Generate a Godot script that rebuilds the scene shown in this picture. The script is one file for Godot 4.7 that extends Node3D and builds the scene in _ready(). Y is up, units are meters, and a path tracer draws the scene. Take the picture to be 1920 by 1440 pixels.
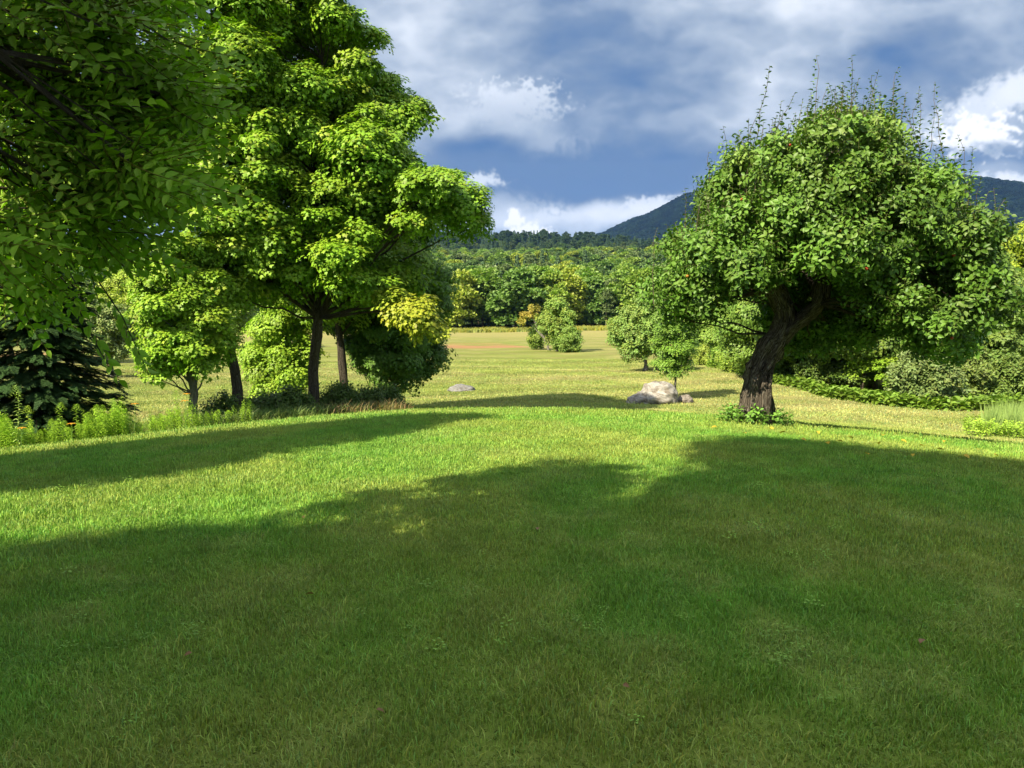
extends Node3D

# ------------------------------------------------------------------ shared state
const EYE := 1.65
const PITCH := 6.5
const FOCAL := 1397.0
const TURF := 2.4
const LUSH := 2.6          # how much leaves and blades scatter, over the tones listed below
const EXPOSE := 3.3
const SKY_GAIN := 1.0 / 2.2
var rng := RandomNumberGenerator.new()
var n_low := FastNoiseLite.new()
var n_mid := FastNoiseLite.new()
var n_fine := FastNoiseLite.new()
var n_lump := FastNoiseLite.new()
var profile := PackedFloat32Array()
var ridge_at := PackedFloat32Array()
var peak_at := PackedFloat32Array()
var taken := {}
var M := {}
const ORDINALS := ["first", "second", "third", "fourth", "fifth", "sixth", "seventh", "eighth", "ninth", "tenth", "eleventh", "twelfth", "thirteenth", "fourteenth", "fifteenth", "sixteenth", "seventeenth", "eighteenth", "nineteenth", "twentieth", "twenty-first", "twenty-second", "twenty-third", "twenty-fourth", "twenty-fifth", "twenty-sixth", "twenty-seventh", "twenty-eighth", "twenty-ninth", "thirtieth"]

# ------------------------------------------------------------------ mesh collector
class Mb:
	var v := PackedVector3Array()
	var c := PackedColorArray()
	var uv := PackedVector2Array()
	var ix := PackedInt32Array()

	func vert(p: Vector3, col := Color.WHITE, t := Vector2.ZERO) -> int:
		v.append(p)
		c.append(col)
		uv.append(t)
		return v.size() - 1

	func tri(a: int, b: int, d: int) -> void:
		ix.append(a)
		ix.append(b)
		ix.append(d)

	func add(o: Mb, x: Transform3D, tint := Color.WHITE) -> void:
		var first := v.size()
		for i in o.v.size():
			v.append(x * o.v[i])
			c.append(o.c[i] * tint)
			uv.append(o.uv[i])
		for i in o.ix:
			ix.append(first + i)

	func mesh() -> ArrayMesh:
		var n := PackedVector3Array()
		n.resize(v.size())
		for i in range(0, ix.size(), 3):
			var a := ix[i]
			var b := ix[i + 1]
			var d := ix[i + 2]
			var f := (v[d] - v[a]).cross(v[b] - v[a])
			n[a] += f
			n[b] += f
			n[d] += f
		for i in n.size():
			n[i] = n[i].normalized() if n[i].length_squared() > 1e-20 else Vector3.UP
		var arr := []
		arr.resize(Mesh.ARRAY_MAX)
		arr[Mesh.ARRAY_VERTEX] = v
		arr[Mesh.ARRAY_NORMAL] = n
		arr[Mesh.ARRAY_COLOR] = c
		arr[Mesh.ARRAY_TEX_UV] = uv
		arr[Mesh.ARRAY_INDEX] = ix
		var m := ArrayMesh.new()
		m.add_surface_from_arrays(Mesh.PRIMITIVE_TRIANGLES, arr)
		return m


# ------------------------------------------------------------------ naming
func numbered(called: String) -> String:
	if not taken.has(called):
		taken[called] = 0
		return called
	taken[called] += 1
	return "%s_%03d" % [called, taken[called]]


func tag(o: Node3D, label: String, category := "", group := "", kind := "") -> Node3D:
	if label: o.set_meta("label", label)
	if category: o.set_meta("category", category)
	if group: o.set_meta("group", group)
	if kind: o.set_meta("kind", kind)
	return o


func thing(called: String, label: String, category: String, at := Vector3.ZERO, group := "") -> Node3D:
	var o := Node3D.new()
	o.name = numbered(called)
	add_child(o, true)
	o.position = at
	tag(o, label, category, group)
	return o


func part(called: String, mesh: Mesh, mat: Material, parent: Node3D, at := Transform3D()) -> MeshInstance3D:
	var o := MeshInstance3D.new()
	o.mesh = mesh
	o.material_override = mat
	o.transform = at
	if parent == self:
		o.name = numbered(called)
	else:
		var k := 0
		var nm := called
		while parent.has_node(nm):
			k += 1
			nm = "%s_%03d" % [called, k]
		o.name = nm
	parent.add_child(o, true)
	return o


func scatter(called: String, mesh: Mesh, mat: Material, parent: Node3D, xs: Array, cs: Array) -> MultiMeshInstance3D:
	var mm := MultiMesh.new()
	mm.transform_format = MultiMesh.TRANSFORM_3D
	mm.use_colors = true
	mm.mesh = mesh
	mm.instance_count = xs.size()
	for i in xs.size():
		mm.set_instance_transform(i, xs[i])
		mm.set_instance_color(i, cs[i])
	var o := MultiMeshInstance3D.new()
	o.multimesh = mm
	o.material_override = mat
	o.name = numbered(called) if parent == self else called
	parent.add_child(o, true)
	o.set_meta("kind", "stuff")
	return o


# ------------------------------------------------------------------ small maths
func rnd(a: float, b: float) -> float:
	return rng.randf_range(a, b)


func ball() -> Vector3:
	var z := rnd(-1, 1)
	var t := rnd(0, TAU)
	var s := sqrt(1 - z * z)
	return Vector3(s * cos(t), z, s * sin(t))


func frame_y(y: Vector3, turn: float, scale: float) -> Basis:
	y = y.normalized()
	var x := y.cross(Vector3(0.31, 0.2, 0.93)).normalized()
	var z := x.cross(y)
	return Basis((x * cos(turn) + z * sin(turn)) * scale, y * scale, (z * cos(turn) - x * sin(turn)) * scale)


func table(pts: Array, x: float) -> float:
	if x <= pts[0][0]: return pts[0][1]
	for i in range(1, pts.size()):
		if x <= pts[i][0]:
			var t: float = (x - pts[i - 1][0]) / (pts[i][0] - pts[i - 1][0])
			return lerpf(pts[i - 1][1], pts[i][1], t)
	return pts[-1][1]


func smooth_table(pts: Array, x: float) -> float:
	var n := pts.size()
	if x <= pts[0][0]: return pts[0][1]
	if x >= pts[n - 1][0]: return pts[n - 1][1]
	var i := 1
	while x > pts[i][0]: i += 1
	var h: float = pts[i][0] - pts[i - 1][0]
	var t: float = (x - pts[i - 1][0]) / h
	var d: float = (pts[i][1] - pts[i - 1][1]) / h
	var m0: float = d if i < 2 else 0.5 * (d + (pts[i - 1][1] - pts[i - 2][1]) / (pts[i - 1][0] - pts[i - 2][0]))
	var m1: float = d if i > n - 2 else 0.5 * (d + (pts[i + 1][1] - pts[i][1]) / (pts[i + 1][0] - pts[i][0]))
	var t2 := t * t
	var t3 := t2 * t
	return (2 * t3 - 3 * t2 + 1) * pts[i - 1][1] + (t3 - 2 * t2 + t) * h * m0 + (3 * t2 - 2 * t3) * pts[i][1] + (t3 - t2) * h * m1


# ------------------------------------------------------------------ the lie of the land
func slope_of(u: float, v: float) -> float:          # how far a sight line climbs for each metre
	var p := deg_to_rad(PITCH)
	var x := (u - 960.0) / FOCAL
	var y := (720.0 - v) / FOCAL
	return (y * cos(p) - sin(p)) / sqrt(x * x + pow(cos(p) + y * sin(p), 2))


func bearing(u: float) -> float:
	return atan((u - 960.0) / FOCAL)


func land_tables() -> void:
	var near := [[0, 0], [4, -0.012], [8, -0.092], [12.5, -0.35], [16.6, -0.83], [20, -1.4], [24, -1.95], [31, -2.62], [40, -2.93], [55, -3.25], [75, -3.65], [120, -4.6], [190, -6.2], [240, -6.0]]
	profile.resize(961)
	for i in 961:
		profile[i] = smooth_table(near, i * 0.25)
	var ridge := [[-900, 480], [0, 458], [600, 450], [860, 441], [1000, 440], [1100, 445], [1180, 452], [1300, 470], [1500, 478], [1920, 470], [2900, 480]]
	var peak := [[-900, 490], [600, 480], [1000, 466], [1110, 450], [1200, 414], [1290, 372], [1400, 342], [1500, 326], [1600, 322], [1700, 328], [1800, 343], [1920, 358], [2300, 400], [2900, 440]]
	ridge_at.resize(181)
	peak_at.resize(181)
	for i in 181:
		var az := deg_to_rad(i - 90.0)
		var u := clampf(960 + FOCAL * tan(clampf(az, -0.95, 0.95)), -900, 2900)
		ridge_at[i] = slope_of(u, smooth_table(ridge, u)) * 1400 + EYE - 14
		peak_at[i] = slope_of(u, smooth_table(peak, u)) * 3600 + EYE


func by_bearing(a: PackedFloat32Array, az: float) -> float:
	var f := clampf(rad_to_deg(az) + 90.0, 0, 179.99)
	var i := int(f)
	return lerpf(a[i], a[i + 1], f - i)


func ground(x: float, z: float) -> float:
	var r := sqrt(x * x + z * z)
	var az := atan2(x, -z)
	var side := absf(az)
	var s := 1.0 + (0.10 if az > 0 else 0.135) * smoothstep(0.05, 0.62, side) * (1.0 - smoothstep(40, 90, r))
	var h := 0.0
	if r < 225:
		var f := minf(r * s * 4.0, 959.9)
		var i := int(f)
		h = lerpf(profile[i], profile[i + 1], f - i)
		if r > 18:
			h += 0.22 * n_low.get_noise_2d(x * 1.6, z * 1.6) * smoothstep(18, 45, r)
			h += 0.7 * smoothstep(0.02, 0.2, az) * smoothstep(70, 190, r)
		if side > 1.2:
			h *= lerpf(1.0, 0.12, smoothstep(1.2, 2.2, side))
	var far := 0.0
	if r > 190:
		far = smooth_table([[190, -5.8], [240, -5.2], [300, -0.5], [400, 7], [550, 20], [700, 33], [820, 38], [950, 44]], r)
		far += 5.0 * n_low.get_noise_2d(x * 0.11, z * 0.11) * smoothstep(230, 400, r)
		var rg := by_bearing(ridge_at, az)
		far = lerpf(far, rg, smoothstep(880, 1330, r))
		if r > 1400:
			far = lerpf(far, 70.0, smoothstep(1420, 2200, r))
			var pk := by_bearing(peak_at, az)
			far = lerpf(far, pk, smoothstep(2000, 3600, r))
			far = lerpf(far, 60.0, smoothstep(3650, 5600, r))
			far += 26.0 * n_low.get_noise_2d(x * 0.03, z * 0.03) * smoothstep(1700, 2600, r) * (1 - smoothstep(3300, 3550, r) * (1 - smoothstep(3700, 4200, r)))
		return lerpf(h, far, smoothstep(190, 225, r)) if r < 225 else far
	return h


func spot(u: float, d: float) -> Vector3:            # the ground at a bearing and a distance ahead
	var x := (u - 960.0) / FOCAL * d
	return Vector3(x, ground(x, -d), -d)


func along(u: float, v: float, d: float) -> Vector3:
	var p := deg_to_rad(PITCH)
	var x := (u - 960.0) / FOCAL
	var y := (720.0 - v) / FOCAL
	var f := cos(p) + y * sin(p)
	return Vector3(x / f * d, EYE + (y * cos(p) - sin(p)) / f * d, -d)


func lawn_color(x: float, z: float) -> Color:
	var r := sqrt(x * x + z * z)
	var a := n_mid.get_noise_2d(x * 5.0, z * 5.0)
	var b := n_mid.get_noise_2d(x * 19.0 + 300, z * 19.0)
	var d := n_fine.get_noise_2d(x * 1.3, z * 1.3)
	var c := Color(0.090, 0.148, 0.022)
	c = c.lerp(Color(0.062, 0.142, 0.018), clampf(0.1 + a * 1.7, 0, 1) * 0.6)
	c = c.lerp(Color(0.125, 0.150, 0.030), clampf(0.1 - a * 1.8, 0, 1) * 0.7)
	c = c.lerp(Color(0.14, 0.168, 0.042), clampf((b + 0.6 * d - 0.22) * 2.4, 0, 0.5))
	if r > 11:
		var t := smoothstep(11, 34, r)
		var streak := n_fine.get_noise_2d(x * 0.025 + z * 0.02, z * 0.30 - x * 0.09)
		var fld := Color(0.150, 0.168, 0.046).lerp(Color(0.208, 0.192, 0.080), clampf(0.5 + 1.1 * n_low.get_noise_2d(x * 1.5, z * 1.5) + 1.6 * streak, 0, 1))
		fld = fld.lerp(Color(0.105, 0.14, 0.03), clampf(0.6 * a + 0.7 * streak, 0, 0.6))
		var stripe := sin(x * 0.42 + z * 1.05 + 5.0 * n_low.get_noise_2d(x * 0.6, z * 0.6))
		fld = fld * (0.92 + 0.13 * stripe * smoothstep(18, 40, r))
		c = c.lerp(fld, t * 0.94)
		if r > 60:
			var w := exp(-pow((r - 92 - 5 * n_low.get_noise_2d(x * 0.8, z * 0.8)) / 5.0, 2)) * smoothstep(-0.12, 0.3, n_low.get_noise_2d(x * 2.2 + 50, z * 2.2) + 0.1)
			c = c.lerp(Color(0.24, 0.12, 0.07), clampf(w, 0, 0.8))
			c = c.lerp(Color(0.225, 0.195, 0.085), 0.6 * smoothstep(95, 150, r))
			var g := smoothstep(168, 186, r)
			c = c.lerp(Color(0.16, 0.19, 0.035), g)
	return c


# ------------------------------------------------------------------ the sky: air and clouds
func ramp(b: float) -> Color:
	const K := [[0.0, 0.045, 0.105, 0.245], [0.15, 0.075, 0.150, 0.305], [0.35, 0.160, 0.228, 0.350], [0.55, 0.320, 0.385, 0.480], [0.75, 0.540, 0.592, 0.670], [1.0, 0.800, 0.805, 0.815]]
	if b <= 0: return Color(K[0][1], K[0][2], K[0][3])
	for i in range(1, K.size()):
		if b <= K[i][0]:
			var t: float = (b - K[i - 1][0]) / (K[i][0] - K[i - 1][0])
			return Color(lerpf(K[i - 1][1], K[i][1], t), lerpf(K[i - 1][2], K[i][2], t), lerpf(K[i - 1][3], K[i][3], t))
	return Color(K[-1][1], K[-1][2], K[-1][3])


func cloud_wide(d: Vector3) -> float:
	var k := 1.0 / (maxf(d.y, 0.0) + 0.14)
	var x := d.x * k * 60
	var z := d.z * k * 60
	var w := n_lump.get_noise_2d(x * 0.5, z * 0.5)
	var b := lerpf(0.37, 0.68, smoothstep(0.32, 0.65, d.y)) + 0.3 * n_low.get_noise_2d(x * 0.35 + 20 * w, z * 0.35 - 15 * w) + 0.16 * n_low.get_noise_2d(x * 0.6, z * 0.6)  # raised overhead too, out of view, to lift the lawn's shade
	var glow := 0.5 + 0.5 * d.dot(Vector3(-0.54, 0.64, 0.54))      # unseen clouds on the sun's side, lit through, raised to fill the shaded lawn
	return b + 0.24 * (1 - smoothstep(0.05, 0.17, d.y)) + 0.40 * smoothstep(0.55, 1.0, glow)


func puff(u: float, v: float, cu: float, cv: float, su: float, sv: float, edge: float, lumps: float) -> float:
	var q := sqrt(pow((u - cu) / su, 2) + pow((v - cv) / sv, 2)) + lumps * (1.5 * absf(n_lump.get_noise_2d(u * 0.7 + cu, v * 0.8)) + 0.9 * absf(n_lump.get_noise_2d(u * 1.9 + 99, v * 2.1)) + 0.4 * absf(n_lump.get_noise_2d(u * 5 + 99, v * 5.4)) - 0.45)
	return 1.0 - smoothstep(1.0 - edge, 1.0 + edge, q)


func cloud_ahead(u: float, v: float) -> float:
	var w1 := n_low.get_noise_2d(u * 0.16, v * 0.26)
	var w2 := n_low.get_noise_2d(u * 0.16 + 500, v * 0.26 + 80)
	var x := u + 55 * w1
	var y := v + 30 * w2
	var b := 0.475 + 0.15 * n_low.get_noise_2d(x * 0.09, y * 0.2) + 0.09 * n_low.get_noise_2d(x * 0.2 + 30, y * 0.42 + 60)
	var billow := absf(n_lump.get_noise_2d(u * 0.22 + 40, v * 0.36)) + 0.5 * absf(n_lump.get_noise_2d(u * 0.5 + 9, v * 0.8))
	b += 0.10 * (0.35 - billow)
	const G := [
		[1030, 320, 230, 48, -0.36], [900, 285, 110, 34, -0.2], [1180, 345, 120, 34, -0.22], [1290, 290, 110, 60, -0.14], [760, 110, 150, 140, 0.16], [1150, 130, 170, 70, -0.12], [1020, 70, 150, 60, -0.06],
		[1470, 150, 120, 60, 0.17], [1500, 20, 100, 36, 0.30], [1720, 110, 130, 55, -0.17], [1650, 200, 90, 50, -0.1], [1000, 405, 420, 32, 0.25], [1400, 400, 300, 30, 0.3], [860, 190, 100, 60, 0.10], [1860, 300, 110, 20, -0.35], [1330, 180, 160, 70, 0.02], [700, 330, 200, 80, 0.2]]
	for g in G:
		var q: float = pow((x - g[0]) / g[2], 2) + pow((y - g[1]) / g[3], 2)
		if q < 7: b += g[4] * exp(-q)
	b = lerpf(b, 0.70 - 0.003 * (v - 195), 0.85 * puff(u, v, 965, 195, 100, 46, 0.3, 0.8))
	b = lerpf(b, 0.16 + 0.1 * w1, 0.75 * puff(u, v + 40 * w1, 1060, 328, 215, 46, 0.5, 0.5))
	b = lerpf(b, 0.82, 0.85 * puff(u, v, 905, 336, 46, 18, 0.4, 0.6))
	b = lerpf(b, 0.83 + 0.1 * w2, 0.9 * puff(u, v + (u - 1850) * 0.42, 1880, 195, 190, 42, 0.45, 0.5))
	b = lerpf(b, 1.0, 0.95 * puff(u, v, 1835, 252, 95, 48, 0.16, 0.8))
	b = lerpf(b, 0.40, 0.8 * puff(u, v, 1875, 283, 90, 17, 0.6, 0.5))
	b = lerpf(b, 0.92, 0.85 * puff(u, v, 1880, 338, 60, 16, 0.4, 0.6))
	b = lerpf(b, 1.05, puff(u, v, 965, 415, 19, 29, 0.2, 0.6))
	b = lerpf(b, 1.03, puff(u, v, 995, 440, 42, 24, 0.2, 0.6))
	b = lerpf(b, 0.86, 0.8 * puff(u, v, 1240, 385, 80, 18, 0.4, 0.7))
	var low := 0.22 + 0.02 * w2
	return b if v < 250 else lerpf(b, low + 0.5 * (b - low + sqrt((b - low) * (b - low) + 0.006)), smoothstep(250, 310, v))


func sky_picture() -> Image:
	var low := Image.create(512, 256, false, Image.FORMAT_RGB8)
	var gain := SKY_GAIN
	for j in 256:
		var el := PI * (0.5 - (j + 0.5) / 256)
		for i in 512:
			var az := TAU * (i + 0.5) / 512
			var d := Vector3(sin(az) * cos(el), sin(maxf(el, 0.0)), -cos(az) * cos(el))
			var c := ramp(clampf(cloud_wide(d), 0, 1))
			low.set_pixel(i, j, (c * gain).linear_to_srgb())
	low.resize(4096, 2048, Image.INTERPOLATE_CUBIC)
	var p := deg_to_rad(PITCH)
	for j in range(660, 1032):
		var el := PI * (0.5 - (j + 0.5) / 2048)
		for k in range(-500, 500):
			var az := TAU * (k + 0.5) / 4096
			var d := Vector3(sin(az) * cos(el), sin(el), -cos(az) * cos(el))
			var f := -d.z * cos(p) - d.y * sin(p)
			if f < 0.4: continue
			var u := 960 + FOCAL * d.x / f
			var v := 720 - FOCAL * (d.y * cos(p) - d.z * sin(p)) / f
			var mix := smoothstep(500, 440, absf(k)) * smoothstep(660, 740, j)
			var b := cloud_ahead(u, v)
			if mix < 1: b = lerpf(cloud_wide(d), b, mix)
			var c := ramp(clampf(b, 0, 1))
			low.set_pixel((k + 4096) % 4096, j, (c * gain).linear_to_srgb())
	return low


# ------------------------------------------------------------------ materials
func leaf_material(rough: float, back: Color) -> StandardMaterial3D:
	var m := StandardMaterial3D.new()
	m.vertex_color_use_as_albedo = true
	m.roughness = rough
	m.metallic_specular = 0.4
	m.cull_mode = BaseMaterial3D.CULL_DISABLED
	m.backlight_enabled = true
	m.backlight = back
	return m


func bark_picture(light: Color, dark: Color, moss: Color, n_seed: int) -> Array:
	var a := FastNoiseLite.new()
	a.seed = n_seed
	a.frequency = 0.012
	a.fractal_octaves = 4
	var side := 384
	var col := Image.create(side, side, false, Image.FORMAT_RGB8)
	var hei := Image.create(side, side, false, Image.FORMAT_RGB8)
	for j in side:
		for i in side:
			var t := TAU * i / side
			var q := Vector3(cos(t) * 150, sin(t) * 150, 0)
			var s := TAU * j / side
			var w := a.get_noise_3d(q.x * 0.5, q.y * 0.5, 40 * sin(s))
			var ridge := absf(a.get_noise_3d(q.x * 3.2 + 30 * w, q.y * 3.2, 30 * sin(s) + 9 * cos(s)))
			var flake := a.get_noise_3d(q.x * 1.6, q.y * 1.6 + 500, 140 * sin(s) + 99 * cos(s))
			var h := clampf(ridge * 2.6 + 0.35 * flake, 0, 1)
			hei.set_pixel(i, j, Color(h, h, h))
			var c := dark.lerp(light, clampf(h * 1.3 + 0.3 * w, 0, 1))
			c = c.lerp(moss, clampf(flake * 2.0 - 0.35, 0, 0.7))
			col.set_pixel(i, j, c.linear_to_srgb())
	return [ImageTexture.create_from_image(col), ImageTexture.create_from_image(hei)]


func bark_material(light: Color, dark: Color, moss: Color, n_seed: int) -> StandardMaterial3D:
	var m := StandardMaterial3D.new()
	var t := bark_picture(light, dark, moss, n_seed)
	m.albedo_texture = t[0]
	m.heightmap_enabled = true
	m.heightmap_texture = t[1]
	m.heightmap_scale = 3.0
	m.roughness = 0.95
	m.metallic_specular = 0.2
	return m


func make_materials() -> void:
	M.leaf = leaf_material(0.5, Color(0.62, 0.72, 0.26))
	M.shiny = leaf_material(0.46, Color(0.5, 0.6, 0.2))
	M.thin = leaf_material(0.52, Color(0.72, 0.88, 0.26))
	M.needle = leaf_material(0.6, Color(0.2, 0.25, 0.12))
	M.grass = leaf_material(0.55, Color(0.5, 0.6, 0.2))
	M.bark = bark_material(Color(0.20, 0.17, 0.135), Color(0.035, 0.028, 0.022), Color(0.23, 0.24, 0.19), 5)
	M.apple_bark = bark_material(Color(0.21, 0.18, 0.145), Color(0.028, 0.022, 0.018), Color(0.30, 0.29, 0.25), 9)
	M.pale_bark = bark_material(Color(0.42, 0.40, 0.36), Color(0.14, 0.13, 0.115), Color(0.45, 0.45, 0.42), 12)
	# ground: tone from the vertices, fine blades and specks from a computed picture
	var side := 1024
	var img := Image.create(side, side, false, Image.FORMAT_RGB8)
	img.fill(Color(0.72, 0.72, 0.72))
	for k in 26000:
		var x := rng.randi() % side
		var y := rng.randi() % side
		var g := rnd(0.45, 1.0)
		var c := Color(g * rnd(0.92, 1.0), g, g * rnd(0.8, 1.0))
		var a := rnd(0, TAU)
		var px := float(x)
		var py := float(y)
		for s in 5:
			px += cos(a)
			py += sin(a)
			a += rnd(-0.2, 0.2)
			img.set_pixel(posmod(int(px), side), posmod(int(py), side), c)
	var g := StandardMaterial3D.new()
	g.albedo_texture = ImageTexture.create_from_image(img)
	g.heightmap_enabled = true
	g.heightmap_texture = g.albedo_texture
	g.heightmap_scale = 5.0
	g.vertex_color_use_as_albedo = true
	g.roughness = 0.95
	g.metallic_specular = 0.15
	M.ground = g
	var w := StandardMaterial3D.new()
	w.vertex_color_use_as_albedo = true
	w.roughness = 0.9
	w.metallic_specular = 0.2
	M.plain = w


# ------------------------------------------------------------------ leaves and sprigs
func leaf_into(b: Mb, base: Vector3, along_: Vector3, up: Vector3, length: float, width: float, col: Color, fold := 0.18, droop := 0.15) -> void:
	along_ = along_.normalized()
	var w := along_.cross(up).normalized()
	up = w.cross(along_)
	var pts := [[0.0, 0.04], [0.28, 0.44], [0.62, 0.42], [1.0, 0.0]]
	var mid := []
	var lf := []
	var rt := []
	for p in pts:
		var t: float = p[0]
		var m: Vector3 = base + along_ * length * t - up * droop * length * t * t
		mid.append(b.vert(m, col))
		var s: Vector3 = w * width * p[1] + up * fold * width * p[1] * 2
		rt.append(b.vert(m + s, col * 1.04))
		s = -w * width * p[1] + up * fold * width * p[1] * 2
		lf.append(b.vert(m + s, col * 0.97))
	for i in 3:
		b.tri(mid[i], mid[i + 1], rt[i])
		b.tri(rt[i], mid[i + 1], rt[i + 1])
		b.tri(mid[i], lf[i], mid[i + 1])
		b.tri(lf[i], lf[i + 1], mid[i + 1])


func maple_leaf_into(b: Mb, base: Vector3, along_: Vector3, up: Vector3, size: float, col: Color) -> void:
	along_ = along_.normalized()
	var w := along_.cross(up).normalized()
	up = w.cross(along_)
	const HALF := [[0.26, -0.02], [0.30, 0.17], [0.60, 0.42], [0.27, 0.52], [0.0, 1.0]]
	var ring := [b.vert(base, col)]
	var droop := rnd(0.1, 0.4)
	for p in HALF:
		ring.append(b.vert(base + w * size * p[0] + along_ * size * p[1] - up * size * droop * (p[0] * p[0] + 0.5 * p[1] * p[1]), col))
	for i in range(3, -1, -1):
		var p = HALF[i]
		ring.append(b.vert(base - w * size * p[0] + along_ * size * p[1] - up * size * droop * (p[0] * p[0] + 0.5 * p[1] * p[1]), col))
	var mid := b.vert(base + along_ * size * 0.36 + up * size * 0.03, col * 0.96)
	for i in ring.size():
		b.tri(mid, ring[(i + 1) % ring.size()], ring[i])


func shade(lo := 0.72, hi := 1.28) -> Color:
	var k := rnd(lo, hi)
	return Color(k * rnd(0.88, 1.14), k, k * rnd(0.8, 1.2))


func maple_sprig(leaves: int, spread_: float, size: float) -> Mb:
	var b := Mb.new()
	for i in leaves:
		var t := i * 2.399 + rnd(-0.4, 0.4)
		var f := sqrt((i + 0.6) / leaves)
		var out := Vector3(cos(t), 0, sin(t))
		var p := out * spread_ * f * rnd(0.75, 1.15) + Vector3.UP * (spread_ * (0.42 - 0.5 * f * f) + rnd(-0.12, 0.12) * spread_)
		maple_leaf_into(b, p, out + Vector3.UP * rnd(-0.55, 0.15) + ball() * 0.35, Vector3.UP + ball() * 0.35 + out * 0.25, size * rnd(0.75, 1.2), shade(0.65, 1.35))
	return b


func oval_sprig(leaves: int, length: float, size: float, wide: float, flat: float) -> Mb:
	var b := Mb.new()
	for i in leaves:
		var t := i * 2.399 + rnd(-0.4, 0.4)
		var f := (i + 0.5) / leaves
		var out := Vector3(cos(t), 0, sin(t))
		var p := Vector3.UP * length * (f - 0.4) + out * 0.1 * length
		leaf_into(b, p, out + Vector3.UP * rnd(-0.15, 0.75), Vector3.UP * (1 + flat) + ball() * 0.7 - out * 0.2, size * rnd(0.75, 1.2), size * wide * rnd(0.85, 1.1), shade(), rnd(0.05, 0.4), rnd(0.0, 0.4))
	stick_into(b, [Vector3(0, -0.4 * length, 0), Vector3(0, 0.6 * length, 0)], [0.004, 0.002], 3, Color(0.9, 0.55, 0.9))
	return b


func spray(leaves: int, length: float, size: float) -> Mb:      # a twig with leaves to the left and right, lying flat along +X
	var b := Mb.new()
	var pts := []
	for i in 6:
		var t := i / 5.0
		pts.append(Vector3(length * t, -0.09 * length * t * t, 0.06 * length * sin(t * 3)))
	stick_into(b, pts, [0.005, 0.0045, 0.004, 0.003, 0.0025, 0.002], 4, Color(0.7, 0.45, 0.8))
	for i in leaves:
		var t := (i + 0.7) / leaves
		var s := 1.0 if i % 2 else -1.0
		var p := Vector3(length * t, -0.09 * length * t * t, 0.06 * length * sin(t * 3))
		if i == leaves - 1: s = 0.0
		leaf_into(b, p, Vector3(0.75, rnd(-0.3, 0.25), s * rnd(0.8, 1.2)), Vector3.UP + ball() * 0.5, size * rnd(0.7, 1.15), size * rnd(0.46, 0.58), shade(0.65, 1.35), rnd(0.05, 0.35), rnd(0.0, 0.3))
	return b


func stick_into(b: Mb, pts: Array, radii: Array, sides: int, col := Color.WHITE, rough := 0.0, repeat_v := 1.2) -> void:
	var n := pts.size()
	var prev := -1
	var side := Vector3.ZERO
	var run := 0.0
	for i in n:
		var dir: Vector3 = (pts[mini(i + 1, n - 1)] - pts[maxi(i - 1, 0)]).normalized()
		if side == Vector3.ZERO:
			side = dir.cross(Vector3(0.2, 0.1, 1)).normalized() if absf(dir.z) < 0.9 else dir.cross(Vector3.UP).normalized()
		side = (side - dir * side.dot(dir)).normalized()
		var other := dir.cross(side)
		if i: run += (pts[i] - pts[i - 1]).length()
		var first := b.v.size()
		for k in sides + 1:
			var t := TAU * k / sides
			var rr: float = radii[i]
			if rough > 0:
				var q: Vector3 = pts[i] * 2.2 + (side * cos(t) + other * sin(t)) * 2.5
				rr *= 1.0 + rough * n_lump.get_noise_3d(q.x * 40, q.y * 22, q.z * 40)
			b.vert(pts[i] + (side * cos(t) + other * sin(t)) * rr, col, Vector2(2.0 * k / sides, run * repeat_v))
		if prev >= 0:
			for k in sides:
				b.tri(prev + k, prev + k + 1, first + k)
				b.tri(prev + k + 1, first + k + 1, first + k)
		prev = first
	var tip := b.vert(pts[n - 1] + (pts[n - 1] - pts[n - 2]).normalized() * radii[n - 1] * 0.6, col)
	for k in sides:
		b.tri(prev + k, prev + k + 1, tip)


func bend(a: Vector3, b_: Vector3, sag: Vector3, n: int) -> Array:
	var out := []
	for i in n + 1:
		var t := float(i) / n
		out.append(a.lerp(b_, t) + sag * 4 * t * (1 - t) + ball() * (0.03 * (b_ - a).length()) * (1 if i > 0 and i < n else 0))
	return out


func taper(a: float, b_: float, n: int) -> Array:
	var out := []
	for i in n + 1:
		out.append(lerpf(a, b_, float(i) / n))
	return out


func smooth_path(pts: Array, each: int) -> Array:
	var out := []
	for i in pts.size() - 1:
		var p0: Vector3 = pts[maxi(i - 1, 0)]
		var p3: Vector3 = pts[mini(i + 2, pts.size() - 1)]
		for k in each:
			out.append(pts[i].cubic_interpolate(pts[i + 1], p0, p3, float(k) / each))
	out.append(pts[-1])
	return out


func smooth_nums(a: Array, each: int) -> Array:
	var out := []
	for i in a.size() - 1:
		for k in each:
			out.append(lerpf(a[i], a[i + 1], float(k) / each))
	out.append(a[-1])
	return out


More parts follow.
